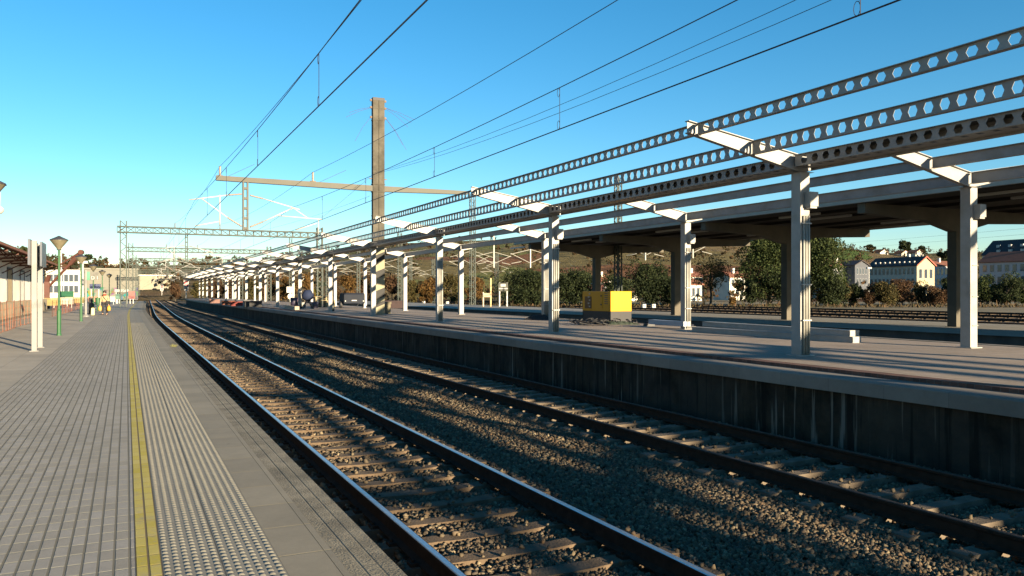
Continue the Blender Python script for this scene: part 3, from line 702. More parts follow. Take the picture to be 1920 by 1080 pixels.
def catenary(label, sfun, zc, zm, sagm, r=.011):
    root = thing('overhead_line', (sfun(0), 43.5, zc), label, 'overhead wire', 'overhead contact lines')
    c = MB(); mm = MB(); 
    for i, ((t0, d0), (t1, d1)) in enumerate(zip(SUP, SUP[1:])):
        a = sfun(i) + d0; b_ = sfun(i+1) + d1
        c.tube([(a,t0,zc),(b_,t1,zc)], r, 6); S = sag((a,t0,zm), (b_,t1,zm), sagm); mm.tube(S, r*.8, 6)
        n = 7 if i < 2 else 5
        for k in range(1, n):
            u = k/n; p = Vector((a,t0,zm)).lerp(Vector((b_,t1,zm)), u); p.z -= 4*sagm*u*(1-u)
            dr = MB(); dr.tube([p, (p.x, p.y, zc)], .006, 5)
            if i == 0:
                lp = [(p.x, p.y + .05 + .05*math.cos(q), p.z - .09 + .09*math.sin(q)) for q in np.linspace(0, 2*math.pi, 10)]; dr.tube(lp, .005, 4)
                lp = [(p.x, p.y + .05 + .05*math.cos(q), zc + .09 + .09*math.sin(q)) for q in np.linspace(0, 2*math.pi, 10)]; dr.tube(lp, .005, 4)
            dr.build('dropper', m_wire, root)
    c.build('contact_wire', m_wire, root); mm.build('messenger_wire', m_wire, root)
catenary('contact wire and messenger with droppers above the near track', lambda i: 3.12 if i % 2 else 3.0, 4.88, 6.25, .45)
catenary('contact wire and messenger with droppers above the track by the opposite platform', lambda i: 8.02 if i % 2 else 7.8, 4.9, 6.15, .42)
def line(name, label, pts, sg, r, group='feeder wires strung between the masts'):
    mb = MB()
    for p, q in zip(pts, pts[1:]): mb.tube(sag(p, q, sg), r, 6)
    return tag(mb.build(name, m_wire), label, 'overhead wire', group)
line('feeder_wire', 'feeder wire over the insulator at the left tip of the mast cross arm', [(4.35, t, 8.1 if t < 90 else 9.3) if t < 90 else (4.4+d, t-.35, 9.3) for t, d in SUP], .5, .009)
line('feeder_wire', 'feeder wire over the insulator midway along the left cross arm', [(9.1, t, 8.1) if t < 90 else (9.1+d, t-.35, 9.3) for t, d in SUP], .5, .009)
line('feeder_wire', 'upper of two thin wires anchored on the concrete mast', [(12.3, -10, 8.6), (12.3, 43.5, 8.2)], .9, .007)
line('feeder_wire', 'lower of two thin wires anchored on the concrete mast', [(12.55, -10, 8.3), (12.3, 43.5, 8.15)], .95, .007)
line('guy_wire', 'thin wire running down from the concrete mast to the bracket over the second track', [(12.3, 43.5, 8.1), (9.5, 43.6, 5.6)], .02, .006, None)
line('feeder_wire', 'thin wire leaving the concrete mast down the line', [(12.3, 43.9, 7.0), (9.6, 95.9, 8.0)], .5, .006)
line('yard_wire', 'upper of two thin wires crossing the sky under the concrete canopy roof', [at_t(1500, 462, 150), at_d(1960, 425, 95)], .1, .012, 'wires over the rail yard')
line('yard_wire', 'lower of two thin wires crossing the sky under the concrete canopy roof', [at_t(1500, 472, 150), at_d(1960, 436, 95)], .1, .012, 'wires over the rail yard')

# yard masts (lattice) with cantilevers on both sides
def yard_mast(px, d, ztop, w, label, arms=True):
    p = at_d(px, 548, d); s, t = p[0], p[1]
    root = thing('lattice_mast', (s, t, -.8), label, 'catenary mast', 'lattice masts in the rail yard')
    mb = MB(); lattice_post(mb, s, t, -.8, ztop, w, w, w*1.2, .04); mb.build('post', m_greenst, root)
    if arms:
        for sg in (-1, 1):
            mb = MB(); z = 5.2
            mb.tube([(s+sg*.3,t,z+1.5),(s+sg*3.0,t,z+.75)], .026, 6); mb.tube([(s+sg*.3,t,z),(s+sg*2.3,t,z+.95)], .026, 6)
            mb.tube([(s+sg*1.0,t,z+.35),(s+sg*3.3,t,z+.2)], .03, 6); mb.tube([(s+sg*3.1,t,z+.2),(s+sg*1.9,t,z-.3)], .026, 6); mb.build('cantilever', m_galv, root)
    return root
for a in [(749.5, 123, 10.8, .55, 'green lattice mast just right of the concrete mast foot'), (886, 100, 14.0, .55, 'tall lattice mast rising left of the nameplate sign'), (931, 150, 8.8, .55, 'lattice mast standing right behind the nameplate sign'),
          (812, 178, 9.0, .5, 'lattice mast left of the slender canopy column with pipes'), (1159, 66, 11.2, .42, 'dark lattice mast rising behind the yellow generator'), (672, 150, 9.5, .5, 'lattice mast behind the dark compressor'),
          (770, 165, 9.0, .45, 'thin lattice mast between the concrete mast and the pipe clad column', ), (545, 190, 14.5, .6, 'distant lattice mast beside the end of the first gantry'), (614, 130, 9.2, .45, 'lattice mast behind the yellow green bush')]:
    yard_mast(*a, arms=a[0] not in (1159,))
def yard_support(px, py_top, py_bot, d, label):                # slender white cross-span posts with brackets seen under the canopy
    p = at_d(px, py_bot, d); q = at_d(px, py_top, d); s, t = p[0], p[1]
    root = thing('wire_support', (s, t, p[2]), label, 'wire support', 'wire supports over the yard tracks')
    mb = MB(); mb.box(s-.05, s+.05, t-.05, t+.05, p[2], q[2]); mb.build('drop_post', m_galv, root)
    mb = MB()
    for sg in (-1, 1):
        z = p[2] + .5
        mb.tube([(s+sg*.1,t,z+1.3),(s+sg*2.2,t,z+.8)], .03, 6); mb.tube([(s+sg*.1,t,z),(s+sg*2.2,t,z+.9)], .03, 6); mb.tube([(s+sg*1.0,t,z+.1),(s+sg*2.1,t,z-.1)], .03, 6)
    mb.build('cantilever', m_galv, root)
for a in [(926, 440, 502, 92, 'white wire support hanging under the roofless canopy above the nameplate'), (994.5, 445, 502, 80, 'white wire support beside the left end of the concrete canopy'), (1210, 462, 488, 75, 'white wire support under the concrete canopy right of the generator'), (1299, 462, 484, 70, 'white wire support beside the red field under the concrete canopy')]:
    yard_support(*a)

# ------------------------------------------------------------------ near platform furniture
def lamp(t, s=-2.25, label=''):
    x = s + devA(t)
    root = thing('platform_lamp', (x, t, 0), label, 'lamp post', 'green lamp posts along the platform')
    mb = MB(); mb.lathe([(.085,0),(.085,.06),(.07,.07),(.068,.92),(.045,.98),(.04,1.2),(.037,3.15),(.05,3.2)], (x,t,0), 14); mb.build('pole', m_green, root, smooth=False)
    mb = MB(); mb.lathe([(.07,3.2),(.09,3.24),(.30,3.52),(.30,3.525)], (x,t,0), 20); mb.build('diffuser', M_glass, root)
    mb = MB(); mb.lathe([(.315,3.525),(.30,3.555),(.10,3.65),(.03,3.69),(.001,3.70)], (x,t,0), 20); mb.lathe([(.075,3.17),(.075,3.215)], (x,t,0), 14); mb.build('lamp_hood', m_dk, root)
M_glass = M('frosted_lamp_glass', (.13,.115,.075), .3, .15, 5, spec=.5)
m_dk = M('dark_grey_metal', (.035,.035,.036), .5, .2, 4)
LL = ['lamp post cut off by the left picture edge, only its diamond head in view', 'green lamp post with diamond glass head just right of the double sign posts', 'green lamp post next to the white flag sign, second one fully in view', 'green lamp post behind the flag sign, near the waiting bench', 'smaller green lamp post left of the walking person', 'lamp post above the walking person in front of the grey warehouse', 'most distant lamp post by the gantry foot']
for i, t in enumerate((16.9, 34.0, 50.0, 67.0, 84.0, 100.0)): lamp(t, label=LL[i])
root = thing('globe_lamp', (-10.4, 12.9, 0), 'white globe lamp on a bracket at the left picture edge', 'lamp')
gp = at_d(-1, 394, 17.5)
root.location = (gp[0]-1.1, gp[1], 0)
mb = MB(); mb.tube([(gp[0]-1.1,gp[1],0),(gp[0]-1.1,gp[1],3.9)], .05, 10); mb.tube([(gp[0]-1.1,gp[1],3.85),(gp[0],gp[1],3.85)], .03, 8); mb.build('pole', m_white, root)
mb = MB(); mb.lathe([(.001,-.09),(.05,-.075),(.085,-.03),(.085,.03),(.05,.075),(.001,.09)], (gp[0],gp[1],gp[2]-.0), 16); mb.tube([(gp[0],gp[1],gp[2]+.08),(gp[0],gp[1],3.85)], .02, 8); mb.build('globe', m_white, root, smooth=True)
# double post sign
root = thing('platform_sign', (-2.25, 26.0, 0), 'tall double post sign with its thin panels seen edge on at the platform', 'sign')
for t in (25.2, 26.85):
    mb = MB(); mb.box(-2.31, -2.19, t-.06, t+.06, 0, 3.0); mb.box(-2.36,-2.14,t-.12,t+.12,0,.02); mb.build('post', m_post, root)
m_panel = M('grey_sign_panel', (.055,.065,.085), .35, .12, 1.5)
mb = MB(); mb.box(-2.365, -2.315, 24.75, 27.3, 2.33, 3.02); mb.build('sign_panel', m_panel, root)
mb = MB(); mb.box(-2.185, -2.135, 25.95, 27.3, 2.33, 3.02); mb.build('sign_panel', m_panel, root)
# flag sign D 1
root = thing('flag_sign', (-2.4, 59.4, 0), 'white post with green and grey flag sign reading D 1', 'sign')
mb = MB(); mb.tube([(-2.4,59.4,0),(-2.4,59.4,3.05)], .075, 12); mb.lathe([(.22,0),(.22,.04),(.08,.16)], (-2.4,59.4,0), 12); mb.build('post', m_post, root)
fp = at_t(163, 509.5, 59.4); fq = at_t(184.5, 525.5, 59.4); fm = at_t(168.5, 517, 59.4)
mb = MB(); mb.box(fp[0]+.0, fm[0], 59.36, 59.44, fq[2], fp[2]); mb.build('sign_panel', M('sign_green', (.015,.16,.08), .4, .08, 3), root)
mb = MB(); mb.box(fm[0]+.001, fq[0], 59.36, 59.44, fq[2], fp[2]); pnl = mb.build('sign_panel', M('sign_grey', (.055,.053,.042), .4, .08, 3), root)
def text_mesh(body, size, mat, parent, loc, rot):
    cu = bpy.data.curves.new('lettering', 'FONT'); cu.body = body; cu.size = size; cu.extrude = .004
    tmp = bpy.data.objects.new('lettering_curve', cu); COL.objects.link(tmp); bpy.context.view_layer.update()
    me = bpy.data.meshes.new_from_object(tmp.evaluated_get(bpy.context.evaluated_depsgraph_get())); bpy.data.objects.remove(tmp)
    me.materials.clear(); me.materials.append(mat)
    o = bpy.data.objects.new('lettering', me); COL.objects.link(o); o.parent = parent; o.location = Vector(loc) - parent.matrix_world.translation if False else Vector(loc); o.rotation_euler = rot
    return o
lw = fq[0] - fm[0]
text_mesh('D 1', .30, m_white, pnl, (fm[0]+.06+2.4, -.052, fq[2]+.06), (R(90),0,0))
# bins and bench things by the lamps
root = thing('litter_bin', at_z(183, 584, 0), 'slim green litter bin on a post left of the walking person', 'litter bin')
x, y, _ = root.location; mb = MB(); mb.tube([(x,y,0),(x,y,1.2)], .05, 8); mb.build('post', m_green, root); mb = MB(); mb.lathe([(.16,.55),(.19,1.15),(.17,1.15),(.15,.6)], (x,y,0), 12); mb.build('basket', m_green, root)
root = thing('bollard', at_z(170, 588.5, 0), 'dark post on the platform behind the white flag sign', 'bollard')
x, y, _ = root.location; mb = MB(); mb.lathe([(.13,0),(.13,1.15),(.09,1.2),(.02,1.22)], (x,y,0), 12); mb.build('shaft', m_dk, root); mb = MB(); mb.lathe([(.19,0),(.19,.05)], (x+.0001,y,0), 12); mb.build('foot', m_black, root)

# orange mesh fence
def mesh_fence(name, pts, h, label, mat, step=.95, posts=True):
    root = thing(name, pts[0], label, 'fence'); mb = MB(); L = 0
    for p, q in zip(pts, pts[1:]):
        p = Vector(p); q = Vector(q); n = max(1, int((q-p).length/step)); 
        for i in range(n+1):
            a = p.lerp(q, i/n); w = math.sin(i*.9)*.03
            mb.beam((a.x+w, a.y, a.z+.03), (a.x-w*.5, a.y, a.z+h-.06+random.uniform(-.05,.05)), .012, .006)
        for k in range(int(h/.29)+1):
            z = .04 + k*.29
            pts2 = [p.lerp(q, i/6) + Vector((0, 0, z + math.sin(i*1.7+k)*.02)) for i in range(7)]
            for a, b_ in zip(pts2, pts2[1:]): mb.beam(a, b_, .006, .011)
        m = max(1, int((q-p).length/2.2))
        for i in range(m): 
            a = p.lerp(q, i/m); pm = MB(); pm.tube([(a.x,a.y,a.z),(a.x+random.uniform(-.05,.05),a.y,a.z+h+.05)], .018, 6); pm.build('stake', m_redrust, root)
    mb.build('netting', mat, root)
fpts = [(-4.42, 14, 0), (-4.42, 21, 0), (-4.45, 28, 0), (-4.38, 36, 0), (-4.5, 44, 0), (-4.4, 47.5, 0)]
mesh_fence('safety_fence', fpts, 1.2, 'orange plastic safety netting along the left side of the platform', m_orange)
e0 = at_z(98, 594, 0); e1 = at_z(150, 579, 0)
mesh_fence('safety_fence', [e0, at_z(128, 586, 0), e1], 1.0, 'orange netting turning across the platform behind the lamp posts', m_orange)
# works barriers behind the netting
for i, (px, py, c, lab) in enumerate([(92, 580, (.45,.34,.06), 'yellow works barrier behind the orange netting, left of the lamp post'), (118, 577, (.75,.70,.55), 'cream works barrier behind the netting, right of the lamp post'), (141, 574, (.45,.36,.08), 'yellow rail works barrier nearest the second lamp post'), (182, 571, (.70,.25,.12), 'orange brown works barrier behind the litter bin'), (200, 571, (.75,.72,.66), 'white works barrier behind the walking person')]):
    p = at_z(px, py, 0); root = thing('works_barrier', p, lab, 'barrier', 'works barriers past the netting')
    x, y, _ = p; mt = M('barrier_plastic_%d' % i, tuple(v*.32 for v in c), .5, .1, 3)
    mb = MB(); mb.box(x-1.0, x+1.0, y-.03, y+.03, .35, .95); mb.box(x-1.0,x+1.0,y-.05,y+.05,.98,1.06); mb.build('panel', mt, root)
    for d in (-.8, .8): mb = MB(); mb.box(x+d-.04, x+d+.04, y-.25, y+.25, 0, .06); mb.box(x+d-.03, x+d+.03, y-.0295, y+.0295, .06, .35); mb.build('foot', m_white, root)

# goods shed on the left with truss eaves
def goods_shed():
    root = thing('goods_shed', (-6.75, 60, 0), 'white goods shed with sloping tiled roof and rusty eaves trusses', 'shed')
    t0, t1 = 22.0, 84.0
    mb = MB(); mb.box(-14.5, -6.6, t0, t1+1.2, -.05, 1.0); mb.build('loading_dock', M('dock_rubble', (.30,.245,.165), .95, .3, 1.2, bump=.5, bscale=8), root)
    mb = MB(); mb.box(-14, -6.75, t0, t1, 1.0, 4.2); mb.build('wall', M('limewashed_wall', (.74,.71,.64), .9, .07, .8, dirt=(.62,.58,.50)), root)
    mb = MB(); mb.add([(-4.9,t0-1,3.69),(-4.9,t1-3,3.69),(-10.4,t1-3,5.75),(-10.4,t0-1,5.75),(-4.9,t0-1,3.81),(-4.9,t1-3,3.81),(-10.4,t1-3,5.87),(-10.4,t0-1,5.87)], [(0,1,2,3),(7,6,5,4),(0,4,5,1),(1,5,6,2),(2,6,7,3),(3,7,4,0)]); 
    mb.add([(-15.9,t0-1,3.69),(-15.9,t1-3,3.69),(-10.401,t1-3,5.75),(-10.401,t0-1,5.75),(-15.9,t0-1,3.81),(-15.9,t1-3,3.81),(-10.401,t1-3,5.87),(-10.401,t0-1,5.87)], [(3,2,1,0),(4,5,6,7),(0,1,5,4),(1,2,6,5),(2,3,7,6),(3,0,4,7)])
    mb.build('roof', m_tileroof, root)
    for i, t in enumerate(np.arange(t0+1, t1-3, 4.2)):
        mb = MB(); mb.beam((-6.74,t,3.45),(-5.0,t,3.58),.08,.10); mb.beam((-6.74,t,2.75),(-5.4,t,3.5),.06,.06); mb.beam((-6.74,t,4.3),(-5.1,t,3.68),.06,.06)
        for q in (-6.0,-5.5): mb.beam((q,t,3.5),(q-.4,t,4.0),.05,.05)
        mb.build('eaves_truss', m_redrust, root)
    for i, t in enumerate(np.arange(t0+3, t1-2, 6.8)):
        mb = MB(); mb.box(-6.83, -6.735, t, t+2.3, 1.0, 3.05); d = mb.build('door', M('shed_door_%d' % i, [(.10,.09,.08),(.35,.27,.16),(.62,.6,.54),(.5,.48,.42)][i % 4], .8, .15, 2), root)
        mb = MB(); mb.box(-6.75,-6.70,t-.12,t-.001,1.0,3.17); mb.box(-6.75,-6.70,t+2.301,t+2.42,1.0,3.17); mb.box(-6.75,-6.70,t,t+2.3,3.051,3.17); mb.build('frame', m_dk, d)
goods_shed()
# red jib crane at the shed's end
def crane():
    b0 = at_d(91, 538, 78); tip = at_d(152, 473, 78); root = thing('jib_crane', (b0[0], b0[1], 0), 'rust red jib crane arm rising beyond the goods shed', 'crane')
    mb = MB(); mb.beam(b0, tip, .14, .20); mb.beam(Vector(b0).lerp(Vector(tip), .66), tip, .2, .34); mb.tube([(tip[0]-.05,tip[1]-.2,tip[2]),(tip[0]+.05,tip[1]+.2,tip[2])], .24, 14); mb.build('jib', m_redrust, root)
    a = at_d(112, 497, 78); mb = MB(); mb.beam(a, at_d(148, 474, 78), .12, .13); mb.build('strut', m_redrust, root)
    mb = MB(); c = at_d(87, 540, 78); mb.box(c[0]-.28, c[0]+.28, c[1]-.28, c[1]+.28, 0, c[2]+.6); mb.beam((c[0],c[1],c[2]+.4), at_d(92, 516, 78), .3, .3); mb.build('pillar', m_redrust, root)
crane()

# ------------------------------------------------------------------ walking person with bags
def skin_obj(name, verts, edges, radii, mat, parent, sub=2):
    me = bpy.data.meshes.new(name); me.from_pydata(verts, edges, []); me.materials.append(mat)
    o = bpy.data.objects.new(name, me); COL.objects.link(o)
    md = o.modifiers.new('skin', 'SKIN'); md.use_smooth_shade = True
    for i, r in enumerate(radii):
        rr = r if isinstance(r, tuple) else (r, r); me.skin_vertices[0].data[i].radius = rr
    me.skin_vertices[0].data[0].use_root = True
    sb = o.modifiers.new('sub', 'SUBSURF'); sb.levels = sub; sb.render_levels = sub
    o.parent = parent; return o
def person():
    p = at_z(196.5, 590.4, 0); root = thing('person', (p[0], p[1], 0), 'person in pale jacket and dark trousers walking with a bag in each hand', 'person')
    root.rotation_euler = (0, 0, -TH*.6)
    skin = M('skin', (.45,.26,.18), .6, .06, 8); jk = M('beige_jacket', (.33,.24,.135), .85, .12, 8, bump=.3, bscale=20); tr = M('dark_trousers', (.02,.02,.022), .9, .15, 8); hair = M('dark_hair', (.018,.012,.01), .6, .2, 20); red = M('red_scarf', (.33,.06,.035), .85, .2, 15)
    V = [(0,0,.92),(0,0,1.12),(0,-.01,1.30),(0,-.02,1.40),(0,-.04,1.47),(0,-.055,1.54),(0,-.05,1.62)]; E = [(i,i+1) for i in range(6)]; Rr = [(.15,.11),(.14,.10),(.17,.11),.06,.06,(.075,.09),(.07,.085)]
    for sx, fy in ((-1,-.14),(1,.16)):                          # legs mid stride
        n = len(V); V += [(sx*.10,0,.86),(sx*.105,fy*.55,.48),(sx*.10,fy+(.05 if fy>0 else 0),.09),(sx*.11,fy-.14,.03)]; E += [(0,n),(n,n+1),(n+1,n+2),(n+2,n+3)]; Rr += [.085,.06,.042,.035]
    for sx in (-1, 1):
        n = len(V); V += [(sx*.20,0,1.33),(sx*.25,.02,1.06),(sx*.28,-.04,.83),(sx*.285,-.05,.76)]; E += [(2,n),(n,n+1),(n+1,n+2),(n+2,n+3)]; Rr += [.055,.042,.03,(.03,.02)]
        for k in range(4):
            m_ = len(V); V += [(sx*.285,-.085+.02*k,.70),(sx*.272,-.083+.02*k,.655-.006*abs(k-1.5)),(sx*.255,-.083+.02*k,.66)]; E += [(n+3,m_),(m_,m_+1),(m_+1,m_+2)]; Rr += [.009,.008,.007]
        m_ = len(V); V += [(sx*.265,-.095,.745),(sx*.25,-.10,.71)]; E += [(n+3,m_),(m_,m_+1)]; Rr += [.010,.008]
    body = skin_obj('body', V, E, Rr, skin, root)
    V = [(0,0,.88),(0,0,1.10),(0,-.01,1.30),(0,-.015,1.38)]; E = [(0,1),(1,2),(2,3)]; Rr = [(.205,.15),(.19,.14),(.20,.14),.085]
    for sx in (-1, 1): n = len(V); V += [(sx*.205,0,1.32),(sx*.255,.02,1.06),(sx*.283,-.035,.85)]; E += [(2,n),(n,n+1),(n+1,n+2)]; Rr += [.078,.064,.05]
    skin_obj('jacket', V, E, Rr, jk, root)
    V = [(0,0,.93)]; E = []; Rr = [(.165,.12)]
    for sx, fy in ((-1,-.14),(1,.16)): n = len(V); V += [(sx*.10,0,.84),(sx*.105,fy*.55,.48),(sx*.10,fy+(.05 if fy>0 else 0),.09)]; E += [(0,n),(n,n+1),(n+1,n+2)]; Rr += [.105,.085,.072]
    skin_obj('trousers', V, E, Rr, tr, root)
    mb = MB(); mb.lathe([(.10,1.545),(.112,1.60),(.108,1.66),(.08,1.715),(.03,1.735),(.001,1.736)], (0,-.025,0), 14); mb.build('hair', hair, root, smooth=True, local=True)
    mb = MB(); mb.lathe([(.13,1.36),(.125,1.42),(.10,1.47),(.09,1.475)], (0,-.03,0), 14); mb.build('scarf', red, root, smooth=True, local=True)
    for sx in (-1, 1): mb = MB(); mb.lathe([(.001,-.012),(.011,0),(.001,.012)], (sx*.03,-.135,1.575), 8); mb.build('eye', hair, root, local=True)
    for sx, fy in ((-1,-.14),(1,.21)): mb = MB(); mb.box(sx*.105-.045, sx*.105+.045, fy-.17, fy+.08, 0.0, .07); mb.build('shoe', m_black, root, local=True)
    c, s_ = math.cos(root.rotation_euler.z), math.sin(root.rotation_euler.z)
    def wl(x, y, z): return (p[0]+x*c-y*s_, p[1]+x*s_+y*c, z)
    def bag(x, colr, label, w=.125):
        o = thing('shopping_bag', wl(x,-.06,.3), label, 'bag', 'bags carried by the walking person'); mb = MB()
        mb.lathe([(w*.6,-.02),(w,.06),(w*.95,.22),(w*.5,.33),(.02,.355)], (0,0,0), 12); mb.build('sack', M('bag_'+label.split()[0], colr, .5, .15, 10), o, smooth=True, local=True)
        mb = MB(); mb.tube([(-.05,0,.30),(-.01,0,.385),(.03,0,.385),(.06,0,.30)], .009, 6); mb.build('handle', M('bag_handle_'+label.split()[0], colr, .5, .1, 10), o, local=True)
    bag(.285, (.48,.24,.03), 'orange yellow plastic bag hanging from the hand on the right')
    bag(-.285, (.45,.27,.08), 'tan brown carrier bag hanging from the hand on the left', .13)
    o = thing('shoulder_bag', wl(.24,-.10,.88), 'black shoulder bag hanging across the pale jacket', 'bag'); o.rotation_euler = root.rotation_euler
    mb = MB(); mb.box(-.13,.13,-.06,.06,-.12,.10); mb.build('pouch', m_black, o, local=True)
    mb = MB(); mb.tube([(-.05,-.04,.10),(-.2,-.11,.3),(-.37,-.03,.52),(-.42,.13,.53)], .016, 6); mb.build('strap', m_black, o, local=True)
    o = thing('carrier_bag', (p[0]-.75, p[1]+.1, 0), 'pale yellow green bag standing on the platform left of the person', 'bag')
    mb = MB(); mb.lathe([(.13,0),(.15,.05),(.14,.4),(.10,.5)], (0,0,0), 4, .78); mb.build('sack', M('pale_bag', (.5,.48,.2), .6, .1, 9), o, local=True)
    mb = MB(); mb.tube([(-.06,0,.5),(0,0,.62),(.06,0,.5)], .01, 6); mb.build('handle', m_black, o, local=True)
person()

# ------------------------------------------------------------------ things standing on the opposite platform
def generator():
    c = at_z(1145, 606, HB); x0 = c[0]; y0 = c[1]; W = 1.0; L = 3.3
    x1 = at_t(1184.5, 600, y0)[0]; y1 = at_s(1092, 600, x0)[1]
    zt = at_d(1145, 546, y0*CT + x0*ST)[2]; zm = HB + (zt-HB)*.36
    root = thing('generator', ((x0+x1)/2, (y0+y1)/2, HB), 'yellow diesel generator on a dark base standing on the opposite platform', 'generator')
    mb = MB(); mb.box(x0+.01, x1-.01, y0+.01, y1-.01, HB+.05, zm); mb.box(x0+.1,x0+.25,y0+.05,y1-.05,HB,HB+.05); mb.box(x1-.25,x1-.1,y0+.05,y1-.05,HB,HB+.05); mb.build('base', M('dark_base', (.012,.012,.014), .6, .2, 4), root)
    mb = MB(); mb.box(x0, x1, y0, y1, zm, zt); bd = mb.build('housing', m_yellowm, root)
    bv = bd.modifiers.new('bevel', 'BEVEL'); bv.width = .02; bv.segments = 2
    mb = MB(); H = zt - zm
    for k in range(7): mb.box(x0-.006, x0+.01, y0+.22, y0+.46, zm+.30+k*.075*H/.75, zm+.335+k*.075*H/.75)
    mb.build('vent', m_dark, root)
    mb = MB(); w = x1-x0; mb.box(x0+.10, x1-.10, y0-.012, y0-.0005, zm+.12, zt-.10); mb.build('rear_panel', m_yellowm, root)
    ly = y1 - y0; mb = MB(); mb.box(x0-.012, x0-.0005, y0+.6, y0+ly*.60, zm+.12, zt-.10); d = mb.build('door', m_yellowm, root)
    mb = MB()
    for z in (zm+.25, zt-.22): mb.box(x0-.03, x0-.0121, y0+.66, y0+.74, z, z+.06)
    mb.build('hinge', m_dk, d)
    mb = MB(); mb.box(x0-.010, x0-.0005, y0+ly*.66, y0+ly*.90, zm+.10, zt-.22); op = mb.build('control_recess', M('recess', (.10,.055,.02), .7, .3, 6), root)
    mb = MB()
    for k in range(5): mb.box(x0-.03, x0-.0101, y0+ly*.70+.05*(k%2), y0+ly*.74+.09*(k%2), zm+.16+k*.12*H/.75, zm+.22+k*.12*H/.75)
    mb.build('control_box', m_galv, op)
    mb = MB(); mb.tube([(x0+.3,y0+1.0,zt),(x0+.3,y0+1.0,zt+.12),(x0+.3,y0+.85,zt+.16)], .04, 8); mb.build('exhaust', m_dk, root)
    # hoses and cables lying in front
    cab = MB()
    for k in range(16):
        px = random.uniform(1078, 1190); q = at_z(px, random.uniform(606, 611), HB); pts = []
        for j in range(12):
            a = j/11*math.pi*random.uniform(2.2, 2.6); rr = random.uniform(.15,.35)
            pts.append((q[0] + rr*math.cos(a), q[1] + .6*math.sin(a)*rr*2, HB + .03 + .22*abs(math.sin(a*.7+k))*(random.random()*.4+.4)))
        cab.tube(pts, .022, 6)
    tag(cab.build('cable_heap', m_black), 'tangle of black cables heaped in front of the yellow generator', 'cables')
generator()
def heap(name, px, py, z, wpx, hm, mat, label, cat, n=20, group=None):   # crumpled pile of sheeting
    c = at_z(px, py, z); d = c[0]*ST + c[1]*CT; w = wpx*d/1500; mb = MB(); N = 22; K = 8; vs = []; fs = []
    for i in range(N+1):
        for j in range(K+1):
            u = i/N*2-1; v = j/K*2-1; e = max(0, 1-u*u)**.5*max(0, 1-v*v)**.6
            vs.append((c[0]+u*w/2*CT - v*.3*ST, c[1] - u*w/2*ST + v*.3*CT, z + hm*e*(.55+.45*random.random())))
    for i in range(N):
        for j in range(K): a = i*(K+1)+j; fs.append((a,a+1,a+K+2,a+K+1))
    mb.add(vs, fs); return tag(mb.build(name, mat), label, cat, group)
heap('tarpaulin', 1012, 600, HB, 46, .28, m_black, 'crumpled black tarpaulin on the platform left of the pipe clad column', 'tarpaulin')
heap('tarpaulin', 1158, 608.5, HB, 66, .16, M('dark_green_sheet', (.02,.028,.018), .7, .3, 6), 'dark green sheet lying at the foot of the yellow generator', 'tarpaulin')
def steel_beam(p, q, h, w, label, mat=m_steel, group='steel sections lying on the platform'):
    p = Vector(p); q = Vector(q); mid = (p+q)/2; o = thing('steel_beam', (mid.x, mid.y, p.z), label, 'steel beam', group)
    d = (q-p); a = Vector((-d.y, d.x, 0)).normalized()*w/2
    mb = MB(); up = Vector((0,0,h/2)); mb.beam(p+up, q+up, w*.94, h*.72); mb.build('web', mat, o)
    mb = MB(); mb.beam(p+Vector((0,0,h-h*.07)), q+Vector((0,0,h-h*.07)), w, h*.14); mb.build('flange', mat, o)
    mb = MB(); mb.beam(p+Vector((0,0,h*.07)), q+Vector((0,0,h*.07)), w, h*.14); mb.build('flange', mat, o)
    return o
p = at_z(1607, 643, HB); q = at_z(1304, 622, HB)
steel_beam(p, q, .155, .3, 'long pale steel section, lower one of the pair on the platform')
p2 = (p[0]+.03, p[1]+.1, HB+.156); q2 = at_z(1324, 620.5, HB)
steel_beam(p2, (q2[0], q2[1], HB+.156), .15, .3, 'long pale steel section, upper one of the pair on the platform')
p = at_z(1288, 617.5, HB); q = at_z(1222, 612.5, HB)
ch = steel_beam((p[0],p[1],HB+.10), (q[0],q[1],HB+.10), .16, .28, 'short blue grey steel channel on blocks by the back column', M('blue_grey_paint', (.26,.30,.37), .4, .08, 3), None)
for px, py, lab in ((1293, 617, 'dark block under the right end of the blue grey channel'), (1217, 611.5, 'dark block under the left end of the blue grey channel')):
    c = at_z(px, py, HB); o = thing('support_block', c, lab, 'block', 'blocks under the short channel'); mb = MB(); mb.box(c[0]-.17,c[0]+.17,c[1]-.12,c[1]+.12,HB,HB+.10); mb.build('timber', m_dk, o); mb = MB(); mb.box(c[0]-.10,c[0]+.10,c[1]-.1,c[1]+.1,HB+.1,HB+.16); mb.build('pad', m_blue, o)
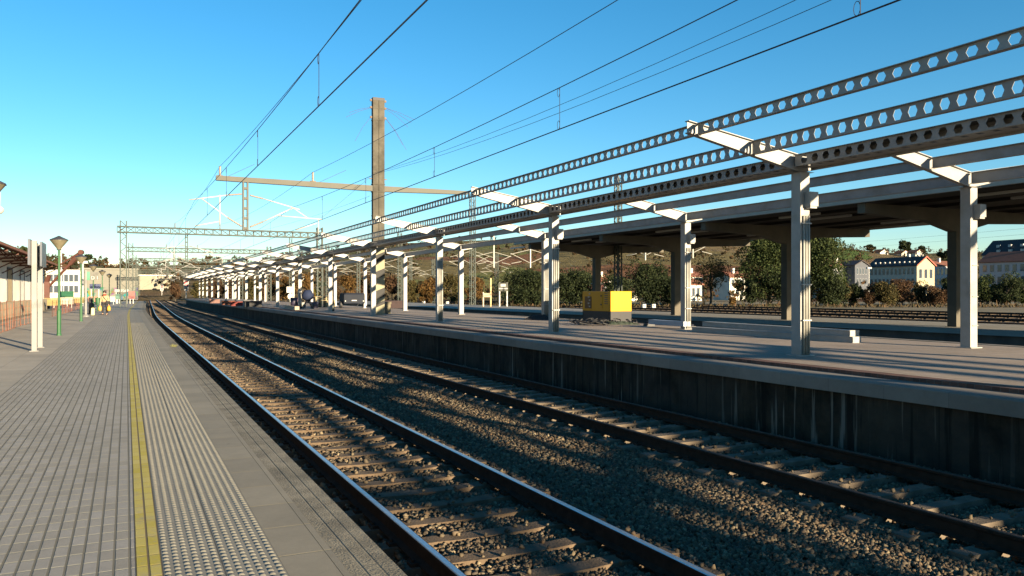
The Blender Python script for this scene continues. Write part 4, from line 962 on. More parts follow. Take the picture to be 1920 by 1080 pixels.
def compressor():
    c = at_z(661, 577.5, HB); x, y, _ = c; root = thing('compressor', c, 'dark blue trailer compressor parked on the platform behind the columns', 'compressor')
    W = .85
    mb = MB(); mb.polyx([(y-.6,HB+.35),(y+.9,HB+.35),(y+.9,HB+1.0),(y+.7,HB+1.18),(y-.45,HB+1.2),(y-.6,HB+1.05)], x-W, x+W); bd = mb.build('hood', m_blue, root); bv = bd.modifiers.new('bevel','BEVEL'); bv.width = .06; bv.segments = 3
    mb = MB(); mb.box(x-.22, x+.18, y-.612, y-.60, HB+.57, HB+.64); mb.build('number_plate', m_white, root)
    for sx in (-1, 1):
        mb = MB(); mb.tube([(x+sx*(W+.02), y, HB+.28), (x+sx*(W+.17), y, HB+.28)], .28, 16); w = mb.build('wheel', m_black, root)
        mb = MB(); mb.tube([(x+sx*(W+.171), y, HB+.28), (x+sx*(W+.18), y, HB+.28)], .14, 12); mb.build('rim', m_galv, w)
        mb = MB(); mb.box(x+sx*.72-.04, x+sx*.72+.04, y-.615, y-.60, HB+.52, HB+.60); mb.build('tail_light', m_white, root)
    mb = MB(); mb.tube([(x-.3,y-.6,HB+.3),(x,y-1.5,HB+.22)], .03, 6); mb.tube([(x+.3,y-.6,HB+.3),(x,y-1.5,HB+.22)], .03, 6); mb.build('drawbar', m_dk, root)
compressor()
def pallet(px, py, label, h=.9, w=1.0):
    c = at_z(px, py, HB); x, y, _ = c; root = thing('pallet_stack', c, label, 'pallets', 'pallets stacked on the platform')
    wood = M('pallet_wood', (.27,.21,.12), .85, .2, 4); n = int(h/.15)
    for k in range(n):
        z = HB + k*.15; mb = MB()
        for j in range(5): mb.box(x-w/2, x+w/2, y-.5+j*.22, y-.38+j*.22, z+.11, z+.135)
        for j in (-1,0,1): mb.box(x+j*w*.42-.05, x+j*w*.42+.05, y-.5, y+.5, z+.0, z+.109)
        mb.build('pallet', wood, root)
pallet(600, 576, 'cream timber pallet stack standing between two front columns'); pallet(618, 575.5, 'lower timber pallet stack right of the cream one', .6, .8)
# mixer, buckets, drums and a worker's barrow at the pile around x = 560..590
def mixer():
    c = at_z(577, 579, HB); x, y, _ = c; root = thing('cement_mixer', c, 'blue cement mixer among the builders things by the front columns', 'cement mixer')
    mb = MB()
    for a, b_ in (((-.4,-.3),(0,.0)),((.4,-.3),(0,.0)),((-.4,.4),(0,0)),((.4,.4),(0,0))): mb.tube([(x+a[0],y+a[1],HB),(x+b_[0],y+b_[1],HB+.75)], .035, 6)
    mb.build('stand', m_dk, root)
    mb = MB(); mb.lathe([(.18,.62),(.42,.8),(.46,1.05),(.28,1.4),(.24,1.42),(.26,1.38),(.3,1.0)], (x,y,HB), 16); mb.build('drum', M('mixer_blue', (.006,.013,.04), .85, .15, 4), root, smooth=True)
    for sx in (-1,1): mb = MB(); mb.tube([(x+sx*.42,y+.3,HB+.2),(x+sx*.5,y+.3,HB+.2)], .2, 14); mb.build('wheel', m_black, root)
    mb = MB(); mb.tube([(x-.48,y-.1,HB+.8),(x-.6,y-.1,HB+1.9),(x-.3,y-.1,HB+2.3)], .03, 6); mb.build('lever', m_galv, root)
mixer()
def bucket(px, py, r, h, col, label, name='bucket'):
    c = at_z(px, py, HB); root = thing(name, c, label, name.replace('_', ' '), 'buckets and drums left on the platform'); x, y, _ = c
    mt = M(name + '_plastic_' + str(px), tuple(v*.45 for v in col), .5, .12, 6); mb = MB(); mb.lathe([(r*.8,0),(r,h),(r*.93,h),(r*.75,.03)], (x,y,HB), 14); mb.build('body', mt, root, smooth=True)
    mb = MB(); mb.tube([(x+r*math.cos(a), y, HB+h+.10*math.sin(a)) for a in np.linspace(0, math.pi, 9)], .008, 5); mb.build('handle', m_dk, root)
for a in [(569, 577.5, .22, .45, (.7,.68,.6), 'cream bucket at the foot of the column near the cement mixer'), (551, 576, .3, .8, (.06,.05,.10), 'dark drum left of the cement mixer', 'drum'), (558, 574, .28, .75, (.10,.03,.06), 'wine coloured drum beside the dark one', 'drum'), (590, 578, .3, .5, (.10,.10,.16), 'dark round tub right of the cement mixer', 'tub'), (623.5, 583, .16, .5, (.03,.04,.035), 'black can leaning on the column left of the compressor', 'can'), (702.5, 588, .17, .6, (.03,.035,.04), 'black can at the foot of the concrete mast', 'can'), (866.5, 584.5, .16, .32, (.06,.06,.065), 'small dark can at the foot of the back column', 'can')]: bucket(*a)
c = at_z(553, 580.5, HB); o = thing('timber_baulk', c, 'pale timber baulk lying at the platform edge left of the cement mixer', 'timber'); 
a, b_ = Vector(at_z(537, 577.5, HB)), Vector(at_z(557, 581, HB)); mb = MB(); mb.beam(a+Vector((0,0,.12)), b_+Vector((0,0,.12)), .3, .24); mb.build('baulk', M('pale_timber', (.3,.245,.17), .8, .15, 3), o)
# red and white works things near the far columns
for px, py, c, w, h, lab in [(402, 568.5, (.30,.16,.13), 1.1, .45, 'reddish grey crate standing farthest away between the far columns'), (428, 571.5, (.30,.10,.05), 1.2, .4, 'orange crate between its two reddish neighbours among the far columns'), (447, 573.5, (.28,.05,.04), 1.4, .4, 'dark red crate right of the orange one among the far columns'), (462, 574, (.55,.52,.48), .5, .5, 'small white crate right of the dark red one among the far columns'), (474, 575, (.05,.05,.05), 1.4, .5, 'low black crate standing between two far columns'), (734, 578, (.05,.025,.025), 1.7, .6, 'maroon crate standing right behind the concrete mast'), (724.5, 588, (.25,.22,.14), .28, .7, 'narrow dun crate leaning on the foot of the concrete mast')]:
    c0 = at_z(px, py, HB); x, y, _ = c0; root = thing('builders_crate', c0, lab, 'crate', 'builders material on the platform'); mt = M('crate_%d' % px, tuple(v*.45 for v in c), .8, .25, 4)
    mb = MB(); mb.box(x-w/2, x+w/2, y-.4, y+.4, HB, HB+h*.8); mb.build('box', mt, root); mb = MB(); mb.box(x-w/2-.03, x+w/2+.03, y-.43, y+.43, HB+h*.801, HB+h); mb.build('lid', mt, root)

# signs in the yard
def nameplate():
    a = at_z(936.5, 574.5, 0); b_ = at_z(950.5, 574.5, 0); root = thing('nameplate_sign', ((a[0]+b_[0])/2, (a[1]+b_[1])/2, 0), 'dark station nameplate on two white posts beyond the platforms', 'sign'); d = a[0]*ST + a[1]*CT
    for p in (a, b_): mb = MB(); mb.box(p[0]-.07, p[0]+.07, p[1]-.06, p[1]+.06, 0, (548-530)/1500*d+1.6); mb.build('post', m_white, root)
    u = (Vector(b_)-Vector(a)); z0 = 1.6-(546-548)/1500*d - .0; zt = 1.6+(548-530.5)/1500*d
    ex = u.normalized()*.12; off = Vector((ST, CT, 0))*-.08
    mb = MB(); mb.beam(Vector(a)-ex+off+Vector((0,0,(z0+zt)/2)), Vector(b_)+ex+off+Vector((0,0,(z0+zt)/2)), .04, zt-z0); pn = mb.build('sign_panel', M('slate_sign', (.07,.072,.058), .5, .1, 3), root)
    mb = MB(); off2 = off*1.35
    zc = 1.6+(548-535)/1500*d; mb.beam(Vector(a)+u*.16+off2+Vector((0,0,zc)), Vector(a)+u*.84+off2+Vector((0,0,zc)), .01, .30); zl = 1.6+(548-541)/1500*d
    mb.beam(Vector(a)-ex*.6+off2+Vector((0,0,zl)), Vector(b_)+ex*.6+off2+Vector((0,0,zl)), .012, .13); mb.build('name_field', m_white, pn)
nameplate()
def frame_sign():
    a = at_z(906, 574.5, 0); b_ = at_z(920, 574.5, 0); root = thing('notice_frame', ((a[0]+b_[0])/2, (a[1]+b_[1])/2, 0), 'cream low notice frame with one tall orange tinted post', 'sign', None); d = a[0]*ST + a[1]*CT; m_c = M('cream_sign', (.40,.30,.21), .6, .1, 3)
    mb = MB(); mb.box(a[0]-.07,a[0]+.07,a[1]-.06,a[1]+.06,0,1.6); mb.build('post', m_c, root)
    mb = MB(); mb.box(b_[0]-.08,b_[0]+.08,b_[1]-.06,b_[1]+.06,0,1.6+(548-521.5)/1500*d); mb.build('post', M('orange_cream_post', (.42,.25,.11), .6, .1, 3), root)
    mb = MB(); mb.beam(Vector(a)+Vector((-.05,-.08,1.27)), Vector(b_)+Vector((.05,-.08,1.27)), .03, .44); mb.build('sign_panel', m_c, root)
frame_sign()
def signal(px, py0, py1, d, label, lit=True):
    p = at_d(px, py1, d); x, y = p[0], p[1]; root = thing('railway_signal', (x, y, p[2]), label, 'signal', 'railway signals down the line'); zt = at_d(px, py0, d)[2]; h = zt-p[2]
    mb = MB(); mb.tube([(x,y,p[2]),(x,y,zt-.2)], .09, 8); mb.build('post', m_white, root)
    mb = MB(); mb.box(x-.42, x+.42, y-.1, y+.1, zt-1.5, zt); hd = mb.build('head', m_white, root)
    mb = MB(); mb.box(x-.32, x+.32, y-.12, y-.101, zt-1.4, zt-.1); mb.build('backboard', m_dk, hd)
    me, t_, b_ = mat_base('signal_red', .3); b_.inputs['Base Color'].default_value = (.6,.03,.03,1)
    if lit: b_.inputs['Emission Color'].default_value = (1,.08,.06,1); b_.inputs['Emission Strength'].default_value = 1.2
    mb = MB(); mb.tube([(x,y-.122,zt-.75),(x,y-.15,zt-.75)], .26, 14); mb.build('lens', me, hd)
    mb = MB(); mb.tube([(x,y-.1,p[2]+h*.5),(x,y-.13,p[2]+h*.5)], .42, 16); dk = mb.build('disc', m_white, root); mb = MB(); mb.tube([(x,y-.131,p[2]+h*.5),(x,y-.14,p[2]+h*.5)], .26, 16); mb.build('disc_centre', m_dk, dk)
signal(349, 524, 559, 150, 'red lit railway signal beside the far end of the platform', True)
signal(303.5, 533, 554, 230, 'white distant signal between the tracks near the vanishing point', False)
p = at_z(544.5, 576.5, -.6); root = thing('speed_sign', (p[0], p[1], -.8), 'white square board over a white disc on a post among the columns', 'sign'); d = p[0]*ST+p[1]*CT
x, y = p[0], p[1]; mb = MB(); mb.tube([(x,y,-.8),(x,y,2.2)], .08, 8); mb.build('post', m_white, root); mb = MB(); mb.box(x-.55,x+.55,y-.13,y-.09,1.55,2.4); mb.build('board', m_white, root); mb = MB(); mb.tube([(x,y-.09,1.0),(x,y-.13,1.0)], .42, 16); mb.build('disc', m_white, root)
for px, py0, py1, d, lab in [(717, 530, 562, 170, 'thin white yard lamp right of the concrete mast'), (1629, 504, 545, 170, 'white yard lamp in front of the long building'), (114.8, 467, 556, 130, 'tall white lamp column behind the first lamp post'), (155.3, 494, 567, 110, 'white camera mast left of the flag sign'), (486, 540, 565, 190, 'thin white yard lamp between far columns')]:
    p = at_d(px, py1, d); q = at_d(px, py0, d); root = thing('yard_lamp', p, lab, 'lamp post', 'thin white lamp columns'); x, y = p[0], p[1]
    mb = MB(); mb.tube([(x,y,-.9),(x,y,q[2])], .11, 8); mb.build('pole', m_white, root); mb = MB(); mb.box(x-.6, x+.6, y-.25, y+.25, q[2]+.001, q[2]+.35); mb.build('lamp_head', m_white, root)
for px, py, lab in [(774, 569, 'white ground signal box left of the lattice mast base'), (794, 570, 'white ground signal box in the yard next to the can'), (838.5, 570.5, 'white ground signal box between the pipe column and back column'), (1207, 577, 'white ground signal box right of the generator'), (1225, 577, 'larger white ground signal box beside the concrete pillar'), (771, 566, 'pale relay cabinet at the foot of the lattice mast')]:
    c = at_z(px, py, -.75); root = thing('ground_signal', c, lab, 'ground signal', 'white ground signals in the rail yard'); x, y, _ = c
    mb = MB(); mb.box(x-.3,x+.3,y-.2,y+.2,-.75,-.2); mb.build('housing', m_white, root); mb = MB(); mb.tube([(x-.12,y-.201,-.4),(x-.12,y-.24,-.4)], .1, 10); mb.build('lens', m_dk, root)

# ------------------------------------------------------------------ vegetation
def leaf_mat(name, cols): return M_island(name, cols, .8, .2, .25)
lm_dark = leaf_mat('leaves_dark', [(.006,.010,.004),(.014,.022,.008),(.022,.032,.010),(.035,.042,.014)])
lm_ever = leaf_mat('leaves_evergreen', [(.010,.018,.005),(.022,.034,.010),(.04,.055,.016),(.065,.08,.024)])
lm_olive = leaf_mat('leaves_olive', [(.022,.022,.008),(.045,.04,.014),(.065,.055,.018),(.09,.062,.022)])
lm_orange = leaf_mat('leaves_orange', [(.05,.028,.010),(.095,.048,.014),(.13,.072,.02),(.07,.05,.016)])
lm_brown = leaf_mat('leaves_brown', [(.035,.02,.012),(.06,.033,.018),(.085,.045,.022),(.055,.038,.017)])
lm_yg = leaf_mat('leaves_yellow_green', [(.10,.085,.015),(.18,.15,.025),(.13,.12,.025),(.08,.08,.02)])
m_bark = M('bark', (.07,.055,.04), .9, .3, 4)
def crown_mesh(N, r, h, z0, leaf, blobs, seed, flat=1.0, rg=None):
    g_ = np.random.default_rng(seed); B = []
    for k in range(blobs):
        a = g_.uniform(0, 2*np.pi); q = g_.uniform(0, .75)**.7; zz = g_.uniform(.12, .92); rad = r*(1 - .55*abs(zz-.42)*1.3)
        B.append((math.cos(a)*q*rad, math.sin(a)*q*rad, z0 + zz*h, r*g_.uniform(.17,.46)))
    B = np.array(B); idx = g_.integers(0, blobs, N); d = g_.normal(size=(N,3)); d /= np.linalg.norm(d, axis=1, keepdims=True)
    rad = g_.uniform(.55, 1.0, N)**.4*(1+.13*g_.normal(size=N))
    c = B[idx,:3] + d*(B[idx,3]*rad)[:,None]*np.array([1,1,.85*flat])
    c[:,2] = np.maximum(c[:,2], z0 - .05*h + .02)
    a = g_.normal(size=(N,3)); a /= np.linalg.norm(a, axis=1, keepdims=True); b_ = np.cross(a, g_.normal(size=(N,3))); b_ /= np.linalg.norm(b_, axis=1, keepdims=True)
    s = leaf*g_.uniform(.6,1.4,N)[:,None]
    V = np.stack([c-a*s, c-b_*s*.55, c+a*s, c+b_*s*.55], 1).reshape(-1,3); F = np.arange(4*N).reshape(-1,4)
    return V, F, B
def tree(name, loc, h, w, mat, label, cat='tree', group=None, N=2600, leaf=.3, blobs=22, trunk=.25, seed=1, thr=None):
    root = thing(name, loc, label, cat, group); z0 = h*trunk
    V, F, B = crown_mesh(N, w/2, h - z0 - w*.08, z0, leaf, blobs, seed)
    raw_mesh('crown', V, F, 4, mat, root)
    mb = MB(); rt = thr or max(.08, h*.022)
    mb.tube([(0,0,-.15),(.02*h,0,z0*.6),(0,.01*h,z0+h*.25),(.01*h,0,h*.8)], [rt*1.3, rt, rt*.7, rt*.2], 8)
    for k in range(0, len(B), 3): 
        z = max(z0*.7, B[k][2]*.55); mb.tube([(0,0,z), tuple(B[k][:3]*np.array([.5,.5,1]) - np.array([0,0,(B[k][2]-z)*.35])), tuple(B[k][:3])], [rt*.5, rt*.3, rt*.1], 5)
    mb.build('trunk', m_bark, root, local=True)
    return root
def tpx(px, pytop, pybase, wpx, d, mat, label, name='tree', cat='tree', group=None, zb=-.8, **k):
    p = at_d(px, 548, d); h = (548-pytop)/1500*d + CAMH - zb; return tree(name, (p[0], p[1], zb), h, wpx*d/1500, mat, label, cat, group, **k)
tpx(1440, 385, 570, 120, 150, lm_ever, 'tall dark evergreen tree behind the concrete canopy, left of the pair', N=30000, leaf=.19, blobs=80, trunk=.02, seed=3)
tpx(1520, 425, 570, 142, 152, lm_ever, 'broad evergreen tree behind the front column, right of the pair', N=30000, leaf=.19, blobs=80, trunk=.01, seed=4)
tpx(1220, 484, 570, 104, 150, lm_dark, 'dark rounded tree behind the yellow generator', N=15000, leaf=.17, blobs=54, trunk=.01, seed=5)
tpx(982, 500, 570, 100, 148, lm_dark, 'dark round bush right of the nameplate sign', 'bush', 'bush', N=14000, leaf=.17, blobs=50, trunk=.03, seed=6)
tpx(1074, 503, 570, 104, 150, lm_dark, 'dark wide bush behind the yellow generator on its left', 'bush', 'bush', N=14000, leaf=.17, blobs=50, trunk=.03, seed=8)
tpx(1332, 478, 570, 84, 158, lm_olive, 'sparse olive brown tree in front of the white houses', N=4200, leaf=.15, blobs=30, trunk=.3, seed=9)
tpx(1376, 556, 571, 22, 146, lm_orange, 'small bright orange shrub below the olive brown tree', 'shrub', 'shrub', N=700, leaf=.18, blobs=8, trunk=.02, seed=10)
tpx(1408, 520, 571, 46, 147, lm_dark, 'dark undergrowth at the left foot of the tall evergreen', 'shrub', 'shrub', N=2000, leaf=.25, blobs=14, trunk=.02, seed=11)
for px, py, w, lab in [(1480,500,110,'dark undergrowth between the two evergreen trees'),(1560,520,70,'dark undergrowth at the right foot of the broad evergreen'),(1150,512,80,'dark scrub behind the roof of the yellow generator'),(1262,520,50,'dark scrub between the concrete pillar and the back column')]:
    tpx(px, py, 571, w, 146, lm_dark, lab, 'shrub', 'shrub', N=6000, leaf=.17, blobs=30, trunk=.01, seed=int(px))
HB_ = [(1570,528,40,lm_olive,'olive bush at the right foot of the broad evergreen'),(1600,536,40,lm_dark,'dark hedge bush below the white end of the long building'),(1632,533,36,lm_brown,'brown hedge bush around the white yard lamp'),(1660,528,46,lm_olive,'olive hedge bush below the middle of the long building'),(1692,526,44,lm_brown,'brown rounded hedge bush below the grey facade'),(1722,530,40,lm_olive,'olive hedge bush below the gable end'),(1752,536,42,lm_brown,'brown loose hedge bush right of the gable'),(1782,520,44,lm_dark,'dark tall hedge bush left of the back column'),(1852,508,50,lm_ever,'green bush right of the back column'),(1888,514,44,lm_dark,'dark bush before the long red roofed block'),(1918,510,44,lm_ever,'green bush cut by the right picture edge'),(1870,534,26,lm_orange,'small orange brown shrub right of the back column'),(1808,526,40,lm_dark,'dark bush hidden behind the back column'),(1950,505,50,lm_dark,'dark bush just outside the right edge')]
for i, (px, py, w, mt, lab) in enumerate(HB_[:-1]): tpx(px, py-3, 571, w*1.35, 150 + (i % 3)*4, mt, lab, 'bush', 'bush', 'hedge bushes beyond the yard', N=5000, leaf=.15, blobs=22, trunk=.02, seed=30+i)
AU = [(800,520,44,lm_orange,'orange autumn bush left of the pipe clad column'),(846,512,44,lm_olive,'olive autumn bush between the two pale columns'),(893,512,50,lm_orange,'golden autumn bush behind the notice frame'),(775,525,40,lm_olive,'olive bush right of the green lattice mast'),(735,515,46,lm_brown,'brown thicket behind the concrete mast'),(690,510,54,lm_brown,'reddish thicket left of the concrete mast'),(655,512,44,lm_orange,'rust coloured thicket behind the compressor'),(628,516,36,lm_brown,'brown thicket left of the compressor'),(596,534,18,lm_yg,'small yellow green bush above the pallets'),(570,505,46,lm_orange,'orange thicket behind the cement mixer'),(535,515,40,lm_orange,'orange thicket behind the white disc sign'),(505,520,36,lm_brown,'brown thicket behind the far columns'),(475,522,36,lm_olive,'olive thicket behind the far columns'),(440,522,40,lm_brown,'brown bushes behind the last canopy columns'),(405,526,36,lm_brown,'brown bushes right of the red signal'),(372,528,34,lm_olive,'green bushes beside the red signal'),(328,530,28,lm_brown,'brown bushes left of the red signal'),(1148,528,44,lm_brown,'brown undergrowth behind the generator roof'),(1022,515,40,lm_olive,'olive brush between two dark bushes')]
for i, (px, py, w, mt, lab) in enumerate(AU): tpx(px, py, 570, w, (165 if px > 640 else 205) + (i % 3)*5, mt, lab, 'bush', 'bush', 'autumn bushes beyond the yard', N=3600, leaf=.20, blobs=22, trunk=.03, seed=60+i)
# dry weeds by the outer track
def weeds():
    N = 2600; px = rng.uniform(760, 1960, N); d = rng.uniform(128, 150, N); P = np.array([at_d(a, 548, b_) for a, b_ in zip(px, d)]); P[:,2] = -.85
    h = rng.uniform(.1,.4,N)*(1+rng.uniform(0,1,N)**8*2.5); a = rng.uniform(0,6.28,N); l = rng.normal(0,.25,(N,2))
    w = .05; t0 = np.stack([np.cos(a),np.sin(a),0*a],-1)*w
    V = np.stack([P-t0*3, P+t0*3, P+t0+np.stack([l[:,0],l[:,1],h],-1), P-t0+np.stack([l[:,0],l[:,1],h],-1)],1).reshape(-1,3)
    tag(raw_mesh('dry_weeds', V, np.arange(4*N).reshape(-1,4), 4, M_island('weed_straw', [(.02,.016,.008),(.05,.034,.016),(.028,.028,.011),(.07,.037,.016)])), 'dry weeds and low brush along the outermost yard track', 'weeds', kind='stuff')
weeds()
tuft = MB()
for k in range(60):
    c = at_z(random.uniform(318, 332), random.uniform(647, 651), .004); a = random.uniform(0, 6.28); l = random.uniform(.03,.10)
    tuft.add([(c[0]-.006,c[1],.004),(c[0]+.006,c[1],.004),(c[0]+math.cos(a)*l*.6,c[1]+math.sin(a)*l*.6,.004+l*.6)], [(0,1,2)])
tag(tuft.build('grass_tuft', M('tuft_green', (.12,.12,.04), .9, .3, 9)), 'small grass tuft growing in a joint of the platform coping', 'grass', kind='stuff')

# ------------------------------------------------------------------ hills
SKX = [-700,-200,0,60,150,230,300,400,470,560,650,740,850,945,1060,1150,1300,1440,1560,1640,1700,1800,1900,2100,2600]
SKY = [470,468,470,484,494,498,500,494,492,480,468,460,452,447,440,440,448,458,462,470,474,474,472,466,470]
def hz_(px, d):
    ys = np.interp(px, SKX, SKY); d1 = 720.0 if px > 480 else (1100.0 if px < 430 else 1100 - 380*(px-430)/50); d0 = 350.0 if px > 1000 else (230.0 if px < 700 else 230 + 120*(px-700)/300)
    u = min(1, max(0, (d-d0)/(d1-d0))); return -.9 + ((548-ys)/1500*d1 + CAMH + .9)*(u**.85)*(1 if d <= d1 else 1 - .00045*(d-d1))
def hills():
    mb = MB(); xs = np.arange(-700, 2601, 30); ds = list(np.linspace(215, 720, 30)) + [800, 900, 1000, 1100, 1250, 1450, 1700]
    for d in ds:
        for px in xs:
            p = at_d(px, 548, d); nz = 2.2*math.sin(px*.013+d*.011)*math.sin(d*.02+px*.004)*min(1, (d-215)/150)
            mb.v.append((p[0], p[1], hz_(px, d) + nz*.6))
    n = len(xs)
    for i in range(len(ds)-1):
        for j in range(n-1): mb.f.append((i*n+j, i*n+j+1, (i+1)*n+j+1, (i+1)*n+j)); mb.m.append(0)
    tag(mb.build('hills', m_hill, smooth=True), kind='structure')
hills()
def woodland():
    Vs = []; Fs = []; o = 0; g_ = np.random.default_rng(5)
    def clump(px, d, h, w, N):
        nonlocal o
        p = at_d(px, 548, d); V, F, B = crown_mesh(N, w/2, h*.85, h*.12, h*.11, 6, int(g_.integers(1e6)))
        Vs.append(V + np.array([p[0], p[1], hz_(px, d) - .3])); Fs.append(F + o); o += len(V)
    for k in range(620): 
        px = g_.uniform(430, 2000); d = g_.uniform(225, 700); clump(px, d, g_.uniform(3, 8), g_.uniform(4, 11), 46)
    for k in range(170): clump(g_.uniform(-60, 480), g_.uniform(260, 1080), g_.uniform(5, 11), g_.uniform(6, 14), 46)
    for k in range(60): clump(g_.uniform(1560, 1960), g_.uniform(640, 716), g_.uniform(3, 6), g_.uniform(5, 10), 40)
    m = leaf_mat('wood_leaves', [(.012,.016,.007),(.03,.024,.010),(.06,.03,.013),(.02,.028,.010),(.08,.04,.017),(.016,.02,.009)])
    tag(raw_mesh('woodland', np.concatenate(Vs), np.concatenate(Fs), 4, m), 'scattered autumn woodland and scrub covering the far hillsides', 'woodland', kind='stuff')
woodland()
for px, py, w, d, mt, lab in [(1697,452,28,690,lm_dark,'large tree on the skyline above the long building'),(1632,459,17,690,lm_dark,'umbrella shaped tree on the skyline left of the large one'),(1726,462,18,690,lm_dark,'small rounded tree on the skyline right of the large one'),(1772,467,44,330,lm_dark,'dark green tree behind the gable building'),(160,474,30,240,lm_dark,'dark tree behind the red crane jib'),(104,480,22,230,lm_olive,'thin conifer between the sign and the crane jib'),(45,460,44,260,lm_dark,'dark eucalyptus group above the goods shed roof')]:
    zb = hz_(px, d) - .5; tpx(px, py, 0, w, d, mt, lab, zb=zb, N=1500, leaf=.2+.0022*d*.6, blobs=14, trunk=.25, seed=int(px), group='trees on the hills')

# ------------------------------------------------------------------ buildings beyond the yard
def windows(root, face, n, rows, z0, z1, a0, a1, frac=.5, hfrac=.55, mat=None, frame=True):
    """face: function(u, w, z) -> point, u along the wall, w outwards"""
    pitch = (a1-a0)/n; fh = (z1-z0)/rows
    for r in range(rows):
        for i in range(n):
            c = a0+pitch*(i+.5); w = pitch*frac/2; za = z0+fh*r+fh*(1-hfrac)/2; zb = za+fh*hfrac
            def slab(u0, u1, a_, b_, o0, o1):
                m_ = MB(); m_.add([face(u0,o0,a_),face(u1,o0,a_),face(u1,o0,b_),face(u0,o0,b_),face(u0,o1,a_),face(u1,o1,a_),face(u1,o1,b_),face(u0,o1,b_)], [(0,3,2,1),(4,5,6,7),(0,1,5,4),(1,2,6,5),(2,3,7,6),(3,0,4,7)]); return m_
            f = slab(c-w-.08, c+w+.08, za-.12, zb+.08, .045, .09).build('window', m_frame, root)
            slab(c-w, c+w, za, zb, .0901, .10).build('pane', mat or m_glass, f)
m_frame = M('window_frame', (.20,.20,.20), .6, .1, 3)
def house(name, s0, s1, t0, t1, z0, ze, zr, label, wall, roof, ridge='t', over=.5, winl=(0,0), wing=(0,0), group=None, trim=None, cat='building', chim=True):
    root = thing(name, ((s0+s1)/2, (t0+t1)/2, z0), label, cat, group)
    mb = MB(); mb.box(s0, s1, t0, t1, z0, ze)
    if ridge == 't': mb.poly([(s0,ze+.001),(s1,ze+.001),((s0+s1)/2,zr-.1)], t0+.001, t1-.001)
    else: mb.polyx([(t0,ze+.001),(t1,ze+.001),((t0+t1)/2,zr-.1)], s0+.001, s1-.001)
    mb.build('wall', wall, root)
    mb = MB(); k = .28; o = over
    if ridge == 't':
        c = (s0+s1)/2; sl = (zr-ze)/(c-s0); mb.poly([(s0-o,ze-o*sl),(c,zr),(s1+o,ze-o*sl),(s1+o,ze-o*sl+k),(c,zr+k),(s0-o,ze-o*sl+k)], t0-o, t1+o)
    else:
        c = (t0+t1)/2; sl = (zr-ze)/(c-t0); mb.polyx([(t0-o,ze-o*sl),(c,zr),(t1+o,ze-o*sl),(t1+o,ze-o*sl+k),(c,zr+k),(t0-o,ze-o*sl+k)], s0-o, s1+o)
    rf = mb.build('roof', roof, root)
    if trim and ridge == 't':
        mb = MB(); c = (s0+s1)/2; mb.poly([(s0-o,ze-o*sl-.15),(c,zr-.15),(s1+o,ze-o*sl-.15),(s1+o,ze-o*sl+k+.1),(c,zr+k+.1),(s0-o,ze-o*sl+k+.1)], t0-o-.12, t0-o-.001); mb.build('verge', trim, rf)
    if chim:
        mb = MB(); cx = s0+(s1-s0)*.5+.6; ct = t0+(t1-t0)*.35; mb.box(cx-.4,cx+.4,ct-.4,ct+.4,zr-.6,zr+1.3); mb.build('chimney', m_whitewall, rf)
    if winl[0]: windows(root, lambda u,w,z: (s0-w, u, z), winl[0], winl[1], z0+.6, ze-.2, t0+.8, t1-.8)
    if wing[0]: windows(root, lambda u,w,z: (u, t0-w, z), wing[0], wing[1], z0+.6, ze-.2, s0+.5, s1-.5)
    return root
m_grend = M('shade_grey_render', (.36,.335,.28), .9, .08, .5); m_yrend = M('cream_render', (.30,.255,.165), .9, .06, .6); m_wrend = M('pale_render', (.33,.325,.33), .9, .06, .6)  # grey render puts the facade's shade into its colour; gable stays cream
D = 300.0
c = at_d(1719, 497, D); s0, t0 = c[0], c[1]; s1 = at_t(1752, 497, t0)[0]; t1 = at_s(1628, 500, s0)[1]; zr = at_t(1735.5, 481.5, t0)[2]
lb = house('apartment_building', s0, s1, t0, t1, -1, c[2], zr, 'long three storey building with dark roof and sunlit cream gable', m_grend, m_slate, winl=(11,3), wing=(3,2), trim=m_redtrim)
gb = MB(); gb.box(s0-.001, s1+.001, t0-.04, t0-.002, -1, c[2]); gb.poly([(s0,c[2]+.001),(s1,c[2]+.001),((s0+s1)/2,zr-.1)], t0-.04, t0-.002); gb.build('gable_wall', m_yrend, lb)
mb = MB()
for k in range(9): t = t0+(t1-t0)*(.08+.1*k); mb.box(s0+.9, s0+1.5, t, t+.6, c[2]+ .9, c[2]+1.6)
mb.build('skylight', m_white, lb)
c = at_d(1603, 497, D*.93); s0 = c[0]; t0 = c[1]; s1 = at_t(1628, 500, t0)[0]
o = house('annex_building', s0, s1, t0, t0+8, -1, c[2], c[2]+1.5, 'pale low annex at the left end of the long building', M('shaded_render', (.06,.066,.078), .9, .08, .6), m_slate, wing=(4,3), chim=False)  # dark blue-grey wall colour stands in for tree shade
c = at_d(1752, 498, D*1.05); s0, t0 = c[0]+.5, c[1]; s1 = at_t(1800, 498, t0)[0]
house('town_house', s0, s1, t0, t0+12, -1, c[2], c[2]+2, 'pale house with red roof edge right of the sunlit gable', m_wrend, m_tileroof, ridge='s', wing=(6,3))
c = at_d(1836, 492, 300); s0, t1 = c[0], c[1]; t0 = at_s(1975, 488, s0)[1]
house('apartment_block', s0, s0+13, t0, t1, -1, c[2], c[2]+3.6, 'long pale apartment block with red brown roof at the right edge', m_wrend, m_tileroof, winl=(9,3))
c = at_d(1842, 478, 352); s0, t1 = c[0], c[1]; t0 = at_s(2000, 470, s0)[1]
o = house('apartment_block', s0, s0+16, t0, t1, 0, c[2], c[2]+6.2, 'taller block with slate roof and bright dormers behind the red roofed block', m_wrend, m_slate)
